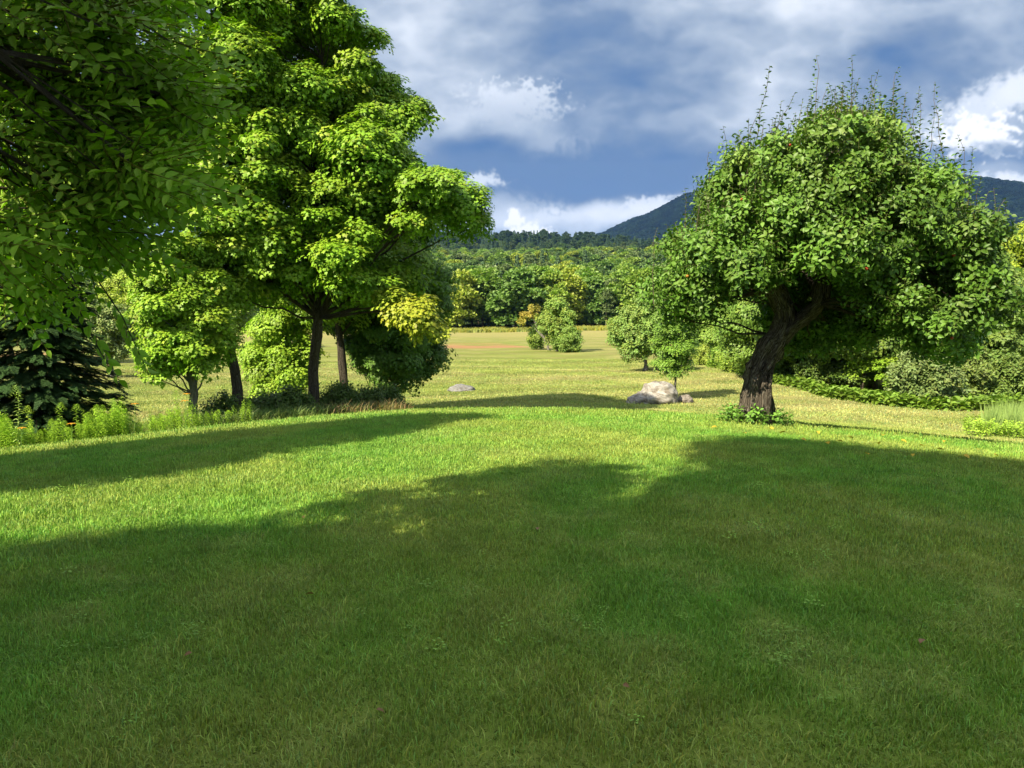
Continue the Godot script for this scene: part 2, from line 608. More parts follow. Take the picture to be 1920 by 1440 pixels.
# ------------------------------------------------------------------ crowns
# a pad is [centre, radii, tint]: a mass of leaves at the end of a limb
func crown_pads(count: int, y0: float, y1: float, right: Array, left: Array, depth: float, size: float, flat: float, tint: Color, warm: float, uneven := 0.0) -> Array:
	var pads := []
	var tries := 0
	while pads.size() < count and tries < count * 30:
		tries += 1
		var y := rnd(y0, y1)
		var th := rnd(0, TAU)
		var rx := table(right, y) if cos(th) > 0 else table(left, y)
		var rz := depth * (table(right, y) + table(left, y)) * 0.5
		var pr := size * rnd(0.7 - 0.25 * uneven, 1.25 + 0.3 * uneven) * clampf(0.45 + 0.4 * rx / size, 0.5, 1.0)
		var reach := sqrt(rnd(0.12, 1.0))
		var c := Vector3(cos(th) * maxf(rx - pr * 0.75, 0.05) * reach, y, sin(th) * maxf(rz - pr * 0.75, 0.05) * reach)
		var ok := true
		for q in pads:
			if ((q[0] - c) * Vector3(1, 1.25, 1)).length() < (q[1].x + pr) * 0.47:
				ok = false
				break
		if ok:
			var k := rnd(0.86, 1.14)
			var t := tint * k
			t = t.lerp(Color(tint.g * 1.05, tint.g * 0.95, tint.b), warm * rnd(0.0, 0.7))
			pads.append([c, Vector3(pr, pr * flat * (1.0 + uneven * rnd(-0.35, 1.1)), pr), t])
	return pads


func dress(pads: Array, per: float, upness: float, outness: float, loose: float, size: float, tip: Color, tips: float, xs: Array, cs: Array, shell := 0.5) -> void:
	for q in pads:
		var c: Vector3 = q[0]
		var r: Vector3 = q[1]
		var tint: Color = q[2]
		var n := int(per * (r.x * r.x + 2 * r.x * r.y) * 2.1) + 3
		for i in n:
			var d := ball()
			if d.y < -0.1 and rng.randf() < 0.55: d.y = -d.y
			var f := lerpf(shell, 1.0, sqrt(rng.randf())) * rnd(0.88, 1.12)
			if rng.randf() < 0.22: f *= rnd(1.05, 1.5)
			var p := c + d * r * f
			var up := (d / r).normalized() * outness + Vector3.UP * upness + Vector3(-0.16, 0, 0.18) + ball() * loose
			xs.append(Transform3D(frame_y(up, rnd(0, TAU), size * rnd(0.75, 1.2)), p))
			var t := tint * rnd(0.85, 1.15) * LUSH
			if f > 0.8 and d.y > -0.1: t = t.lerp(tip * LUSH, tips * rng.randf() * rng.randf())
			cs.append(t)


func limbs_to(o: Node3D, pads: Array, spine: Array, spine_r: Array, mat: Material, lowest: float, big: int, close := false) -> void:
	var fine := Mb.new()
	var made := 0
	var order := pads.duplicate()
	order.sort_custom(func(a, b): return a[1].x > b[1].x)
	for q in order:
		var c: Vector3 = q[0]
		var want: float = maxf(lowest, c.y - 0.75 * Vector2(c.x, c.z).length() - 0.3)
		var best := 0
		for i in spine.size():
			if close:
				if (spine[i] - c + Vector3(0, 0.3, 0)).length() < (spine[best] - c + Vector3(0, 0.3, 0)).length(): best = i
			elif absf(spine[i].y - want) < absf(spine[best].y - want): best = i
		var a: Vector3 = spine[best]
		var span := (c - a).length()
		if span < 0.3: continue
		var path := bend(a, c, Vector3.UP * span * rnd(-0.04, 0.10) + ball() * span * 0.05, 5)
		var r0: float = minf(spine_r[best] * 0.6, minf(0.010 + (0.006 if close else 0.011) * span, 0.028 if close else 1.0))
		if made < big:
			var lb := Mb.new()
			stick_into(lb, path, taper(minf(r0 * 1.3, spine_r[best] * 0.6), 0.012, 5), 6)
			for k in 3:
				var s: Vector3 = path[3 + k % 2]
				stick_into(lb, bend(s, c + ball() * q[1] * 0.8, ball() * 0.05, 3), taper(0.015, 0.005, 3), 4)
			part("limb", lb.mesh(), mat, o)
			made += 1
		else:
			stick_into(fine, path, taper(r0, 0.008, 5), 5)
			for k in 3:
				stick_into(fine, bend(path[4], c + ball() * q[1] * 0.8, Vector3.ZERO, 2), taper(0.008, 0.004, 2), 3)
	if fine.v.size():
		tag(part("branchwork", fine.mesh(), mat, o), "", "", "", "stuff")


# ------------------------------------------------------------------ grass
func tuft(blades: int, radius: float, tall: float, thick: float) -> Mb:
	var b := Mb.new()
	for i in blades:
		var p := Vector3(rnd(-1, 1), 0, rnd(-1, 1)) * radius
		var lean := Vector3(rnd(-1, 1), 0, rnd(-1, 1)) * rnd(0.2, 1.5)
		var h := tall * rnd(0.45, 1.15)
		var w := Vector3(rnd(-1, 1), 0, rnd(-1, 1)).normalized() * thick * rnd(0.6, 1.2)
		var k := rnd(0.65, 1.3)
		var c := Color(k, k, k)
		var pick := rng.randf()
		if pick < 0.11: c = Color(1.9, 1.25, 1.9) * k
		elif pick < 0.40: c = Color(1.35, 1.1, 0.9) * k
		elif pick < 0.55: c = Color(0.65, 0.9, 1.1) * k
		var m := p + Vector3.UP * h * 0.6 + lean * h * 0.35
		var t := p + Vector3.UP * h * rnd(0.75, 1.0) + lean * h * 1.0
		var a0 := b.vert(p - w - Vector3.UP * 0.01, c)
		var a1 := b.vert(p + w - Vector3.UP * 0.01, c)
		var b0 := b.vert(m - w * 0.8, c)
		var b1 := b.vert(m + w * 0.8, c)
		var e := b.vert(t, c)
		b.tri(a0, a1, b0)
		b.tri(a1, b1, b0)
		b.tri(b0, b1, e)
	return b


func sow(called: String, label: String, b: Mb, r0: float, r1: float, per: float, half: float, bright: float) -> void:
	var xs := []
	var cs := []
	var n := int(per * half * (r1 * r1 - r0 * r0))
	for i in n:
		var r := sqrt(rnd(r0 * r0, r1 * r1))
		var a := rnd(-half, half)
		var x := r * sin(a)
		var z := -r * cos(a)
		var t := frame_y(Vector3(rnd(-0.1, 0.1), 1, rnd(-0.1, 0.1)), rnd(0, TAU), rnd(0.75, 1.2))
		var c := lawn_color(x, z) * TURF * bright * rnd(0.6, 1.35)
		var g := n_fine.get_noise_2d(x * 2.0 + 70, z * 2.0)
		t = t.scaled(Vector3(1, 1.0 + 0.5 * g, 1))
		xs.append(Transform3D(t, Vector3(x, ground(x, z), z)))
		cs.append(c)
	tag(scatter(called, b.mesh(), M.grass, self, xs, cs), label, "grass", "", "stuff")


# ------------------------------------------------------------------ rocks
func rock(b: Mb, at: Vector3, size: Vector3, n_seed: float, col: Color) -> void:
	var rows := 48
	var cols := 72
	var first := b.v.size()
	for j in rows + 1:
		var el := PI * (0.5 - float(j) / rows)
		for i in cols:
			var az := TAU * i / cols
			var d := Vector3(cos(el) * cos(az), sin(el), cos(el) * sin(az))
			var q := d * 14 + Vector3(n_seed, n_seed * 2, 0)
			var k := 1.0 + 0.32 * n_lump.get_noise_3d(q.x * 1.6, q.y * 1.6, q.z * 1.6) + 0.12 * n_lump.get_noise_3d(q.x * 5, q.y * 5, q.z * 5) + 0.05 * n_lump.get_noise_3d(q.x * 14, q.y * 14, q.z * 14)
			var crack := absf(n_lump.get_noise_3d(q.x * 3 + 77, q.y * 3, q.z * 3))
			k -= 0.05 * (1 - smoothstep(0.0, 0.06, crack))
			var lich := n_lump.get_noise_3d(q.x * 6 + 200, q.y * 6, q.z * 6)
			var c := col.lerp(col * 1.6, clampf(0.5 + lich * 1.6, 0, 1))
			c = c.lerp(Color(0.13, 0.11, 0.09), 0.75 * (1 - smoothstep(0.0, 0.05, crack)))
			c = c.lerp(Color(0.17, 0.135, 0.10), clampf(-lich * 2.0 - 0.25, 0, 0.5))
			b.vert(at + d * size * k, c * (1.0 + 0.6 * n_lump.get_noise_3d(q.x * 30, q.y * 30, q.z * 30)))
	for j in rows:
		for i in cols:
			var a := first + j * cols + i
			var e := first + j * cols + (i + 1) % cols
			b.tri(a, e, a + cols)
			b.tri(e, e + cols, a + cols)


# ------------------------------------------------------------------ build
func _ready() -> void:
	rng.seed = 20240907
	for nn in [[n_low, 0.02, 3, 3], [n_mid, 0.05, 3, 8], [n_fine, 0.9, 2, 21], [n_lump, 0.02, 5, 33]]:
		nn[0].noise_type = FastNoiseLite.TYPE_SIMPLEX
		nn[0].frequency = nn[1]
		nn[0].fractal_octaves = nn[2]
		nn[0].seed = nn[3]
	land_tables()

	# camera, sky, sun, exposure
	var cam := Camera3D.new()
	cam.name = "camera"
	add_child(cam)
	cam.position = Vector3(0, EYE, 0)
	cam.rotation_degrees = Vector3(-PITCH, 0, 0)
	cam.fov = rad_to_deg(2 * atan(720.0 / FOCAL))
	cam.near = 0.05
	cam.far = 9000
	var we := WorldEnvironment.new()
	we.name = "environment"
	var env := Environment.new()
	var sky := Sky.new()
	var pan := PanoramaSkyMaterial.new()
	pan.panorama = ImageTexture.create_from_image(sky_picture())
	sky.sky_material = pan
	env.sky = sky
	env.background_mode = Environment.BG_SKY
	env.tonemap_mode = Environment.TONE_MAPPER_LINEAR
	env.tonemap_exposure = EXPOSE
	env.sdfgi_enabled = true
	env.ssao_enabled = true
	env.ssil_enabled = true
	env.fog_enabled = true
	env.fog_density = 0.00005
	env.fog_light_color = Color(0.45, 0.66, 0.98)
	we.environment = env
	add_child(we)
	var sun := DirectionalLight3D.new()
	sun.name = "sun"
	sun.light_energy = 1.05
	sun.light_color = Color(1.0, 0.945, 0.82)
	sun.light_angular_distance = 0.5
	sun.shadow_enabled = true
	add_child(sun)
	var elev := deg_to_rad(40)
	var way := Vector3(0.70, 0, -0.71).normalized() * cos(elev) - Vector3.UP * sin(elev)
	sun.look_at_from_position(Vector3.ZERO, way, Vector3.UP)

	make_materials()
	build_land()
	build_forest()
	build_field_trees()
	build_maples()
	build_right_edge()
	build_apple()
	build_overhang()
	build_shade_trees()
	build_weeds()
	build_rocks()
	build_grass()


func build_land() -> void:
	var radii := [0.0]
	var r := 0.6
	while r < 6200:
		radii.append(r)
		r *= 1.017 if r > 20 and r < 200 else (1.042 if r < 1200 else 1.025)
	var turns := []
	var a := -PI
	while a < PI - 0.01:
		turns.append(a)
		a += deg_to_rad(0.5) if absf(a + 0.004) < 0.87 else deg_to_rad(4.0)
	var names := [["ground", 0.0, 215.0], ["hills", 215.0, 1900.0], ["mountain", 1900.0, 6300.0]]
	var labels := ["mown lawn dropping over a crest to the pale field", "wooded hillside rising behind the field", "blue wooded mountain with a long slope behind the apple tree"]
	var cats := ["ground", "hills", "mountain"]
	for s in 3:
		var b := Mb.new()
		var rows := []
		for q in radii.size():
			var rr: float = radii[q]
			var nxt: float = radii[mini(q + 1, radii.size() - 1)]
			var prv: float = radii[maxi(q - 1, 0)]
			if nxt < names[s][1] or (rr > names[s][2] and prv > names[s][2]): continue
			var row := []
			for t in turns:
				var x: float = rr * sin(t)
				var z: float = -rr * cos(t)
				var c := lawn_color(x, z) * 1.25 * TURF
				if rr > 200:
					c = Color(0.03, 0.05, 0.012)
					if s == 2: c = Color(0.018, 0.036, 0.014) * (1.0 + 0.9 * n_low.get_noise_2d(x * 0.35, z * 0.35))
				row.append(b.vert(Vector3(x, ground(x, z), z), c, Vector2(x, z) / 3.1))
			rows.append(row)
		var m: int = turns.size()
		for q in rows.size() - 1:
			for i in m:
				var j := (i + 1) % m
				b.tri(rows[q][i], rows[q + 1][i], rows[q][j])
				b.tri(rows[q][j], rows[q + 1][i], rows[q + 1][j])
		tag(part(names[s][0], b.mesh(), M.ground if s == 0 else M.plain, self), labels[s], cats[s], "", "structure")


func flake_into(b: Mb, p: Vector3, ax: Vector3, up: Vector3, size: float, col: Color) -> void:
	var w := ax.cross(up).normalized() * size * 0.42
	ax = ax.normalized() * size
	var a := b.vert(p, col)
	var r := b.vert(p + ax * 0.5 + w, col)
	var t := b.vert(p + ax, col)
	var l := b.vert(p + ax * 0.45 - w, col)
	b.tri(a, t, r)
	b.tri(a, l, t)


# ------------------------------------------------------------------ woods far off
func far_crown(tall: float, wide: float, kind: int) -> Mb:
	var b := Mb.new()
	if kind == 2:      # a spire of spruce
		for i in 520:
			var f := pow(rng.randf(), 0.75)
			var y := tall * (1.0 - f * 0.94)
			var t := rnd(0, TAU)
			var tier := 0.75 + 0.25 * sin(y * 5.2)
			var q := Vector3(cos(t), 0, sin(t)) * wide * f * tier * rnd(0.55, 1.0)
			var out := Vector3(cos(t), rnd(-0.7, -0.1), sin(t))
			leaf_into(b, q + Vector3(0, y, 0), out, Vector3.UP + ball() * 0.4, wide * rnd(0.3, 0.5), wide * rnd(0.16, 0.26), shade(0.6, 1.3), 0.1, 0.3)
		return b
	var pads := []
	var n := 30 if kind == 0 else 20
	for i in n:
		var y := rnd(0.12, 0.95)
		var rr := wide * sqrt(maxf(0.05, 1 - pow((y - 0.5) / 0.52, 2))) * rnd(0.35, 0.95)
		var t := i * 2.399 + rnd(-0.3, 0.3)
		pads.append([Vector3(cos(t) * rr * 0.8, y * tall, sin(t) * rr * 0.8), wide * rnd(0.22, 0.40), rnd(0.82, 1.16)])
	pads.append([Vector3(0, tall * 0.9, 0), wide * 0.36, 1.0])
	pads.append([Vector3(0, tall * 0.55, 0), wide * 0.7, 0.9])
	for q in pads:
		var c: Vector3 = q[0]
		for i in int(240 * q[1] / wide / 0.36):
			var d := ball()
			if d.y < -0.2: d.y *= -1
			var p: Vector3 = c + d * Vector3(1, 0.72, 1) * q[1] * rnd(0.75, 1.08)
			var k: Color = shade(0.62, 1.3) * q[2]
			flake_into(b, p, d + ball() * 0.9 + Vector3.DOWN * 0.2, Vector3.UP * 0.8 + d * 0.9 + ball() * 0.5, wide * rnd(0.09, 0.17), k)
	return b


func tinted(base: StandardMaterial3D, c: Color) -> StandardMaterial3D:
	var m := base.duplicate() as StandardMaterial3D
	m.albedo_color = (c * LUSH).linear_to_srgb()
	return m


func build_forest() -> void:
	var crowns := []
	for i in 5: crowns.append(far_crown(1.0, rnd(0.34, 0.46), 0).mesh())
	for i in 2: crowns.append(far_crown(1.0, rnd(0.22, 0.28), 1).mesh())
	for i in 2: crowns.append(far_crown(1.0, rnd(0.17, 0.22), 2).mesh())
	var tk := Mb.new()
	stick_into(tk, [Vector3(0, -0.05, 0), Vector3(0.005, 0.2, 0), Vector3(-0.01, 0.45, 0.01), Vector3(0, 0.75, 0)], [0.022, 0.016, 0.012, 0.005], 6)
	var trunk := tk.mesh()
	var tones := [Color(0.068, 0.110, 0.020), Color(0.086, 0.126, 0.021), Color(0.050, 0.088, 0.019), Color(0.112, 0.136, 0.020), Color(0.045, 0.076, 0.022), Color(0.060, 0.084, 0.032), Color(0.16, 0.15, 0.02)]
	var tone_words := ["mid green", "fresh green", "deep green", "yellow green", "dark green", "grey green", "golden"]
	var mats := []
	for t in tones: mats.append(tinted(M.leaf, t * 1.2))
	mats.append(tinted(M.needle, Color(0.03, 0.055, 0.02)))
	# trees along the far edge of the field
	var count := 0
	var front := [[480, 12, 0, 0], [530, 14, 0, 2], [585, 13, 0, 0], [640, 15, 0, 1], [700, 13, 0, 2], [760, 14, 0, 1], [800, 13, 0, 3], [832, 11, 1, 1], [866, 15, 0, 3], [905, 14.5, 0, 0], [938, 12, 0, 4], [966, 14, 0, 2], [1000, 16, 0, 0], [1034, 15, 0, 1], [1060, 13, 0, 3], [1084, 11, 0, 3], [1112, 12.5, 0, 2], [1136, 10, 1, 5], [1165, 15, 0, 0], [1200, 14, 0, 1], [1240, 15, 0, 2], [1290, 16, 0, 0], [1340, 15, 0, 1], [1400, 15, 0, 2], [1470, 14, 0, 0]]
	for f in front:
		var p := spot(f[0], 190 + 5 * sin(f[0]) + (4 if f[0] > 1050 else 0))
		var o := thing("forest_edge_tree", "%s tree, %s from the left in the front row of the far wood" % [tone_words[f[3]], ORDINALS[count]], "tree", p, "trees along the far edge of the field")
		one_far_tree(o, crowns[(count * 3) % 5 if f[2] == 0 else 5 + count % 2], trunk, mats[f[3]], f[1] * rnd(0.95, 1.05), rnd(0.95, 1.2))
		count += 1
	# the rows behind, each a tree while they show large
	var hill := []
	for i in 210:
		var d := 200 + 330 * pow((i + 0.5) / 210.0, 1.25)
		var u := 795 + 480 * fposmod(i * 0.6180339, 1.0) + rnd(-12, 12)
		var p := spot(u, d)
		var k := rng.randi() % 6
		var spire := rng.randf() < 0.12 + 0.22 * smoothstep(260, 420, d)
		var mesh: Mesh = crowns[7 + i % 2] if spire else crowns[i % 7]
		var what: String = "pointed conifer" if spire else tone_words[k] + " broadleaf tree"
		var where := "just behind the far wood's front row" if d < 260 else ("midway up the wooded slope" if d < 380 else "high on the wooded slope")
		var o := thing("hillside_conifer" if spire else "hillside_tree", "%s %s" % [what, where], "tree", p, "%ss %s" % [what, where])
		hill.append(o)
		one_far_tree(o, mesh, trunk, mats[7] if spire else mats[k], rnd(12, 16.5) * (1.12 if spire else 1.0), rnd(0.9, 1.2))
	tell_apart(hill)
	# everything beyond, past counting
	for s in 9:
		var xs := []
		var cs := []
		for i in (1150 if s < 7 else 1500):
			var d: float
			var az: float
			var pick := rng.randf()
			if pick < 0.30:
				d = sqrt(rnd(205 * 205, 520 * 520))
				az = rnd(-0.75, 0.75)
				if d < 530 and az > -0.125 and az < 0.225: continue
			else:
				d = 500 * pow(1500.0 / 500, rng.randf()) if s < 7 else rnd(650, 1520)
				az = rnd(-0.7, 0.7)
			var x := d * sin(az)
			var z := -d * cos(az)
			var conif := s >= 7
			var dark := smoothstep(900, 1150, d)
			if s < 7 and rng.randf() < dark * 0.35: continue
			if conif and d < 900 and n_low.get_noise_2d(x * 0.3, z * 0.3) < 0.08: continue
			var h := rnd(11, 16)
			var c: Color = tones[rng.randi() % 6] * rnd(0.8, 1.15) * 1.2
			c = c.lerp(Color(0.018, 0.036, 0.016), dark * 0.92)  # ridge woods darkened: a cloud's shadow put into their colour
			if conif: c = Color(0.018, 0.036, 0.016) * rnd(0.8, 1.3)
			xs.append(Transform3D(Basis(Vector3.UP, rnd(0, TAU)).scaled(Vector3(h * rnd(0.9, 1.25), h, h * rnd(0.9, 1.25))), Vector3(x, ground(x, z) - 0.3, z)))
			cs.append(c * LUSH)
		tag(scatter("distant_woods", crowns[s], M.leaf if s < 7 else M.needle, self, xs, cs), "%s" % ("distant broadleaf woods covering the hillside" if s < 7 else "distant dark conifers topping the ridge, with cloud shade in their colour"), "woods", "distant woods on the hills", "stuff")
	# the mountain's forest
	for s in 2:
		var xs := []
		var cs := []
		for i in 15000:
			var d := sqrt(rnd(2100 * 2100, 3700 * 3700))
			var az := rnd(-0.16, 0.72)
			var x := d * sin(az)
			var z := -d * cos(az)
			var h := rnd(13, 20)
			xs.append(Transform3D(Basis(Vector3.UP, rnd(0, TAU)).scaled(Vector3(h * 1.5, h, h * 1.5)), Vector3(x, ground(x, z) - 2, z)))
			cs.append(Color(0.024, 0.048, 0.02) * rnd(0.7, 1.4) * (1.0 + 0.8 * n_low.get_noise_2d(x * 0.35, z * 0.35)))
		tag(scatter("mountain_woods", crowns[s * 7], M.leaf, self, xs, cs), "far woods covering the blue mountain", "woods", "distant woods on the hills", "stuff")


func tell_apart(things: Array) -> void:            # look-alikes are told apart by their order from left to right
	var by_label := {}
	for o in things:
		var l: String = o.get_meta("label")
		if not by_label.has(l): by_label[l] = []
		by_label[l].append(o)
	for l in by_label:
		var row: Array = by_label[l]
		if row.size() < 2: continue
		row.sort_custom(func(a, b): return a.position.x / -a.position.z < b.position.x / -b.position.z)
		for i in row.size():
			var place: String = ORDINALS[mini(i, 29)] + " from the left"
			row[i].set_meta("label", l + ", " + place)


func one_far_tree(o: Node3D, crown: Mesh, trunk: Mesh, mat: Material, tall: float, wide: float) -> void:
	var b := Basis(Vector3.UP, rnd(0, TAU)).scaled(Vector3(tall * wide, tall, tall * wide))
	part("trunk", trunk, M.bark, o, Transform3D(b, Vector3.ZERO))
	part("crown", crown, mat, o, Transform3D(b, Vector3.ZERO))


# ------------------------------------------------------------------ a general broadleaf
func leafy(called: String, label: String, group: String, at: Vector3, tall: float, lean: Vector3, r0: float, pads: Array, sprig: Mesh, mat: Material, bark: Material, per: float, size: float, tip: Color, tips: float, lowest: float, upness := 0.8, outness := 0.5, big := 8, category := "tree") -> Node3D:
	var o := thing(called, label, category, at, group)
	var path := [Vector3(0, -0.25, 0), Vector3(0, 0.12, 0)]
	var rad := [r0 * 1.45, r0 * 1.12]
	for i in range(1, 8):
		var t := i / 7.0
		path.append(Vector3(0, tall * t * 0.9, 0) + lean * t * t + Vector3(rnd(-1, 1), 0, rnd(-1, 1)) * 0.02 * tall * (1 if i > 1 else 0))
		rad.append(r0 * lerpf(1.0, 0.12, pow(t, 0.9)))
	path = smooth_path(path, 3)
	rad = smooth_nums(rad, 3)
	var tb := Mb.new()
	stick_into(tb, path, rad, 14, Color.WHITE, 0.5)
	part("trunk", tb.mesh(), bark, o)
	limbs_to(o, pads, path, rad, bark, lowest, big)
	var xs := []
	var cs := []
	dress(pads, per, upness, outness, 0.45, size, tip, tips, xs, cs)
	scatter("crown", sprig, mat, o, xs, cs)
	return o


func build_field_trees() -> void:
	var oval := oval_sprig(12, 0.5, 0.22, 0.6, 0.3).mesh()
	M.oval_big = oval
	var g := Color(0.070, 0.122, 0.022)
	var tip := Color(0.2, 0.2, 0.03)
	# bush clump in the middle of the field
	var pads := crown_pads(30, 1.0, 4.6, [[0.5, 0.9], [2, 1.9], [3.2, 1.8], [4.2, 1.2], [5, 0.4]], [[0.5, 0.8], [2, 1.8], [3.2, 2.2], [4.2, 1.5], [5, 0.5]], 0.9, 0.6, 0.8, g, 0.35, 1.0)
	leafy("field_tree", "bushy round-topped tree with several stems alone in the pale field", "", spot(1046, 76), 3.6, Vector3(0.3, 0, 0), 0.13, pads, oval, M.leaf, M.bark, 22, 1.0, tip, 0.5, 0.2, 0.5, 0.8, 9)
	pads = crown_pads(12, 0.3, 2.2, [[0.2, 0.8], [1, 1.3], [2.3, 0.5]], [[0.2, 0.8], [1, 1.3], [2.3, 0.5]], 1.0, 0.6, 0.9, g, 0.1)
	leafy("field_shrub", "low green shrub close against the right foot of the bushy field tree", "shrubs by the bushy field tree", spot(1070, 74), 1.8, Vector3.ZERO, 0.05, pads, oval, M.leaf, M.bark, 30, 0.9, tip, 0.2, 0.15, 0.5, 0.8, 4, "shrub")
	pads = crown_pads(12, 0.3, 2.3, [[0.2, 0.7], [1, 1.2], [2.3, 0.5]], [[0.2, 0.7], [1, 1.2], [2.3, 0.5]], 1.0, 0.6, 0.9, g, 0.3)
	leafy("field_shrub", "low shrub set a little left of the bushy field tree", "shrubs by the bushy field tree", spot(1006, 80), 1.8, Vector3.ZERO, 0.05, pads, oval, M.leaf, M.bark, 26, 0.9, tip, 0.5, 0.15, 0.5, 0.8, 4, "shrub")
	# the leaning pale snag with a few orange leaves
	var o := thing("leaning_snag", "half dead leaning tree with bare pale branches and orange leaves", "tree", spot(1030, 79))
	var tb := Mb.new()
	stick_into(tb, smooth_path([Vector3(0, -0.2, 0), Vector3(-0.5, 1.2, 0), Vector3(-1.4, 2.6, 0.1), Vector3(-2.0, 4.0, 0)], 3), smooth_nums([0.14, 0.11, 0.08, 0.03], 3), 8)
	part("trunk", tb.mesh(), M.pale_bark, o)
	for e in [[Vector3(-0.9, 1.8, 0), Vector3(-0.6, 4.0, 0.2)], [Vector3(-0.5, 1.2, 0), Vector3(-1.9, 2.9, -0.3)], [Vector3(-1.4, 2.6, 0.1), Vector3(-1.2, 4.2, 0)]]:
		var lb := Mb.new()
		stick_into(lb, bend(e[0], e[1], ball() * 0.15, 5), taper(0.06, 0.015, 5), 6)
		part("limb", lb.mesh(), M.pale_bark, o)
	var xs := []
	var cs := []
	dress([[Vector3(-2.3, 3.6, 0), Vector3(0.9, 0.32, 0.8), Color(0.15, 0.12, 0.02)], [Vector3(-1.6, 4.3, 0), Vector3(0.6, 0.4, 0.6), Color(0.14, 0.125, 0.02)], [Vector3(-2.9, 2.9, 0), Vector3(0.5, 0.4, 0.6), Color(0.14, 0.13, 0.02)]], 11, 0.6, 0.6, 0.5, 0.9, tip, 0.3, xs, cs)
	scatter("crown", oval, M.leaf, o, xs, cs)
	# small white box on a post at the field's far edge
	o = thing("white_nest_box", "tiny white nest box on a thin post at the field's far edge", "nest box", spot(962, 184))
	var pb := BoxMesh.new()
	pb.size = Vector3(0.1, 1.3, 0.1)
	var wm := StandardMaterial3D.new()
	wm.albedo_color = Color(0.86, 0.86, 0.84)
	part("post", pb, wm, o, Transform3D(Basis(), Vector3(0, 0.6, 0)))
	var bm := Mb.new()
	stick_into(bm, [Vector3(0, 1.25, 0), Vector3(0, 1.75, 0)], [0.3, 0.3], 4)
	part("box", bm.mesh(), wm, o)
	# twin-stemmed old apple beyond the boulder
	var app := Color(0.07, 0.125, 0.028)
	pads = crown_pads(34, 1.3, 4.6, [[1.2, 1.2], [2.2, 1.9], [3.6, 1.6], [4.6, 0.7]], [[1.2, 2.0], [2.2, 2.6], [3.6, 1.9], [4.6, 0.7]], 0.9, 0.72, 0.75, app, 0.2)
	o = leafy("old_fruit_tree", "twin-stemmed old fruit tree in the field beyond the boulder", "", spot(1212, 50), 3.2, Vector3(0.2, 0, 0), 0.15, pads, oval, M.leaf, M.pale_bark, 26, 0.8, tip, 0.4, 1.0, 0.5, 0.8, 8)
	tb = Mb.new()
	stick_into(tb, smooth_path([Vector3(0.5, -0.2, 0.2), Vector3(0.7, 0.5, 0.1), Vector3(1.1, 1.2, 0), Vector3(1.2, 2.2, 0)], 3), smooth_nums([0.13, 0.1, 0.09, 0.05], 3), 9, Color.WHITE, 0.4)
	part("trunk", tb.mesh(), M.bark, o)
	# shrub up the field, right of centre
	pads = crown_pads(16, 0.4, 3.0, [[0.2, 1.0], [1.4, 1.9], [3, 0.8]], [[0.2, 1.0], [1.4, 1.9], [3, 0.8]], 0.9, 0.75, 0.8, g, 0.2)
	leafy("field_shrub", "spreading shrub higher up the field, left of the old fruit tree", "", spot(1160, 88), 2.2, Vector3.ZERO, 0.07, pads, oval, M.leaf, M.bark, 24, 1.0, tip, 0.5, 0.2, 0.5, 0.8, 4, "shrub")
	# trees seen under the left branches
	var list := [[205, 47, 4.6, 2.0, "grey-green old fruit tree with a crooked trunk in the left field", 0.16, Color(0.075, 0.11, 0.035)], [130, 60, 6.5, 3.0, "dull green rounded tree far behind the dark spruce", 0.2, Color(0.07, 0.125, 0.03)], [20, 62, 7, 3.2, "pale green rounded tree behind the spruce at the field's left side", 0.2, Color(0.10, 0.15, 0.025)], [255, 78, 8, 3.8, "lime green tree at the back of the left field", 0.22, Color(0.12, 0.17, 0.02)], [330, 84, 9, 3.8, "bright green tree behind the short maple across the left field", 0.22, Color(0.10, 0.16, 0.02)], [410, 80, 9, 4.0, "deep green tree across the left field behind the tall maples", 0.22, Color(0.06, 0.11, 0.02)]]
	for q in list:
		var h: float = q[2]
		var w: float = q[3]
		pads = crown_pads(34, h * 0.33, h * 0.95, [[h * 0.25, w * 0.7], [h * 0.5, w], [h * 0.8, w * 0.75], [h, w * 0.25]], [[h * 0.25, w * 0.7], [h * 0.5, w], [h * 0.8, w * 0.75], [h, w * 0.25]], 1.0, w * 0.34, 0.8, q[6], 0.2)
		leafy("field_tree", q[4], "", spot(q[0], q[1]), h * 0.85, Vector3(0.3, 0, 0), q[5], pads, oval, M.leaf, M.pale_bark if q[0] == 205 else M.bark, 13 if q[1] > 55 else 24, 1.4 if q[1] > 55 else 0.85, tip, 0.3, h * 0.22, 0.5, 0.8, 6)


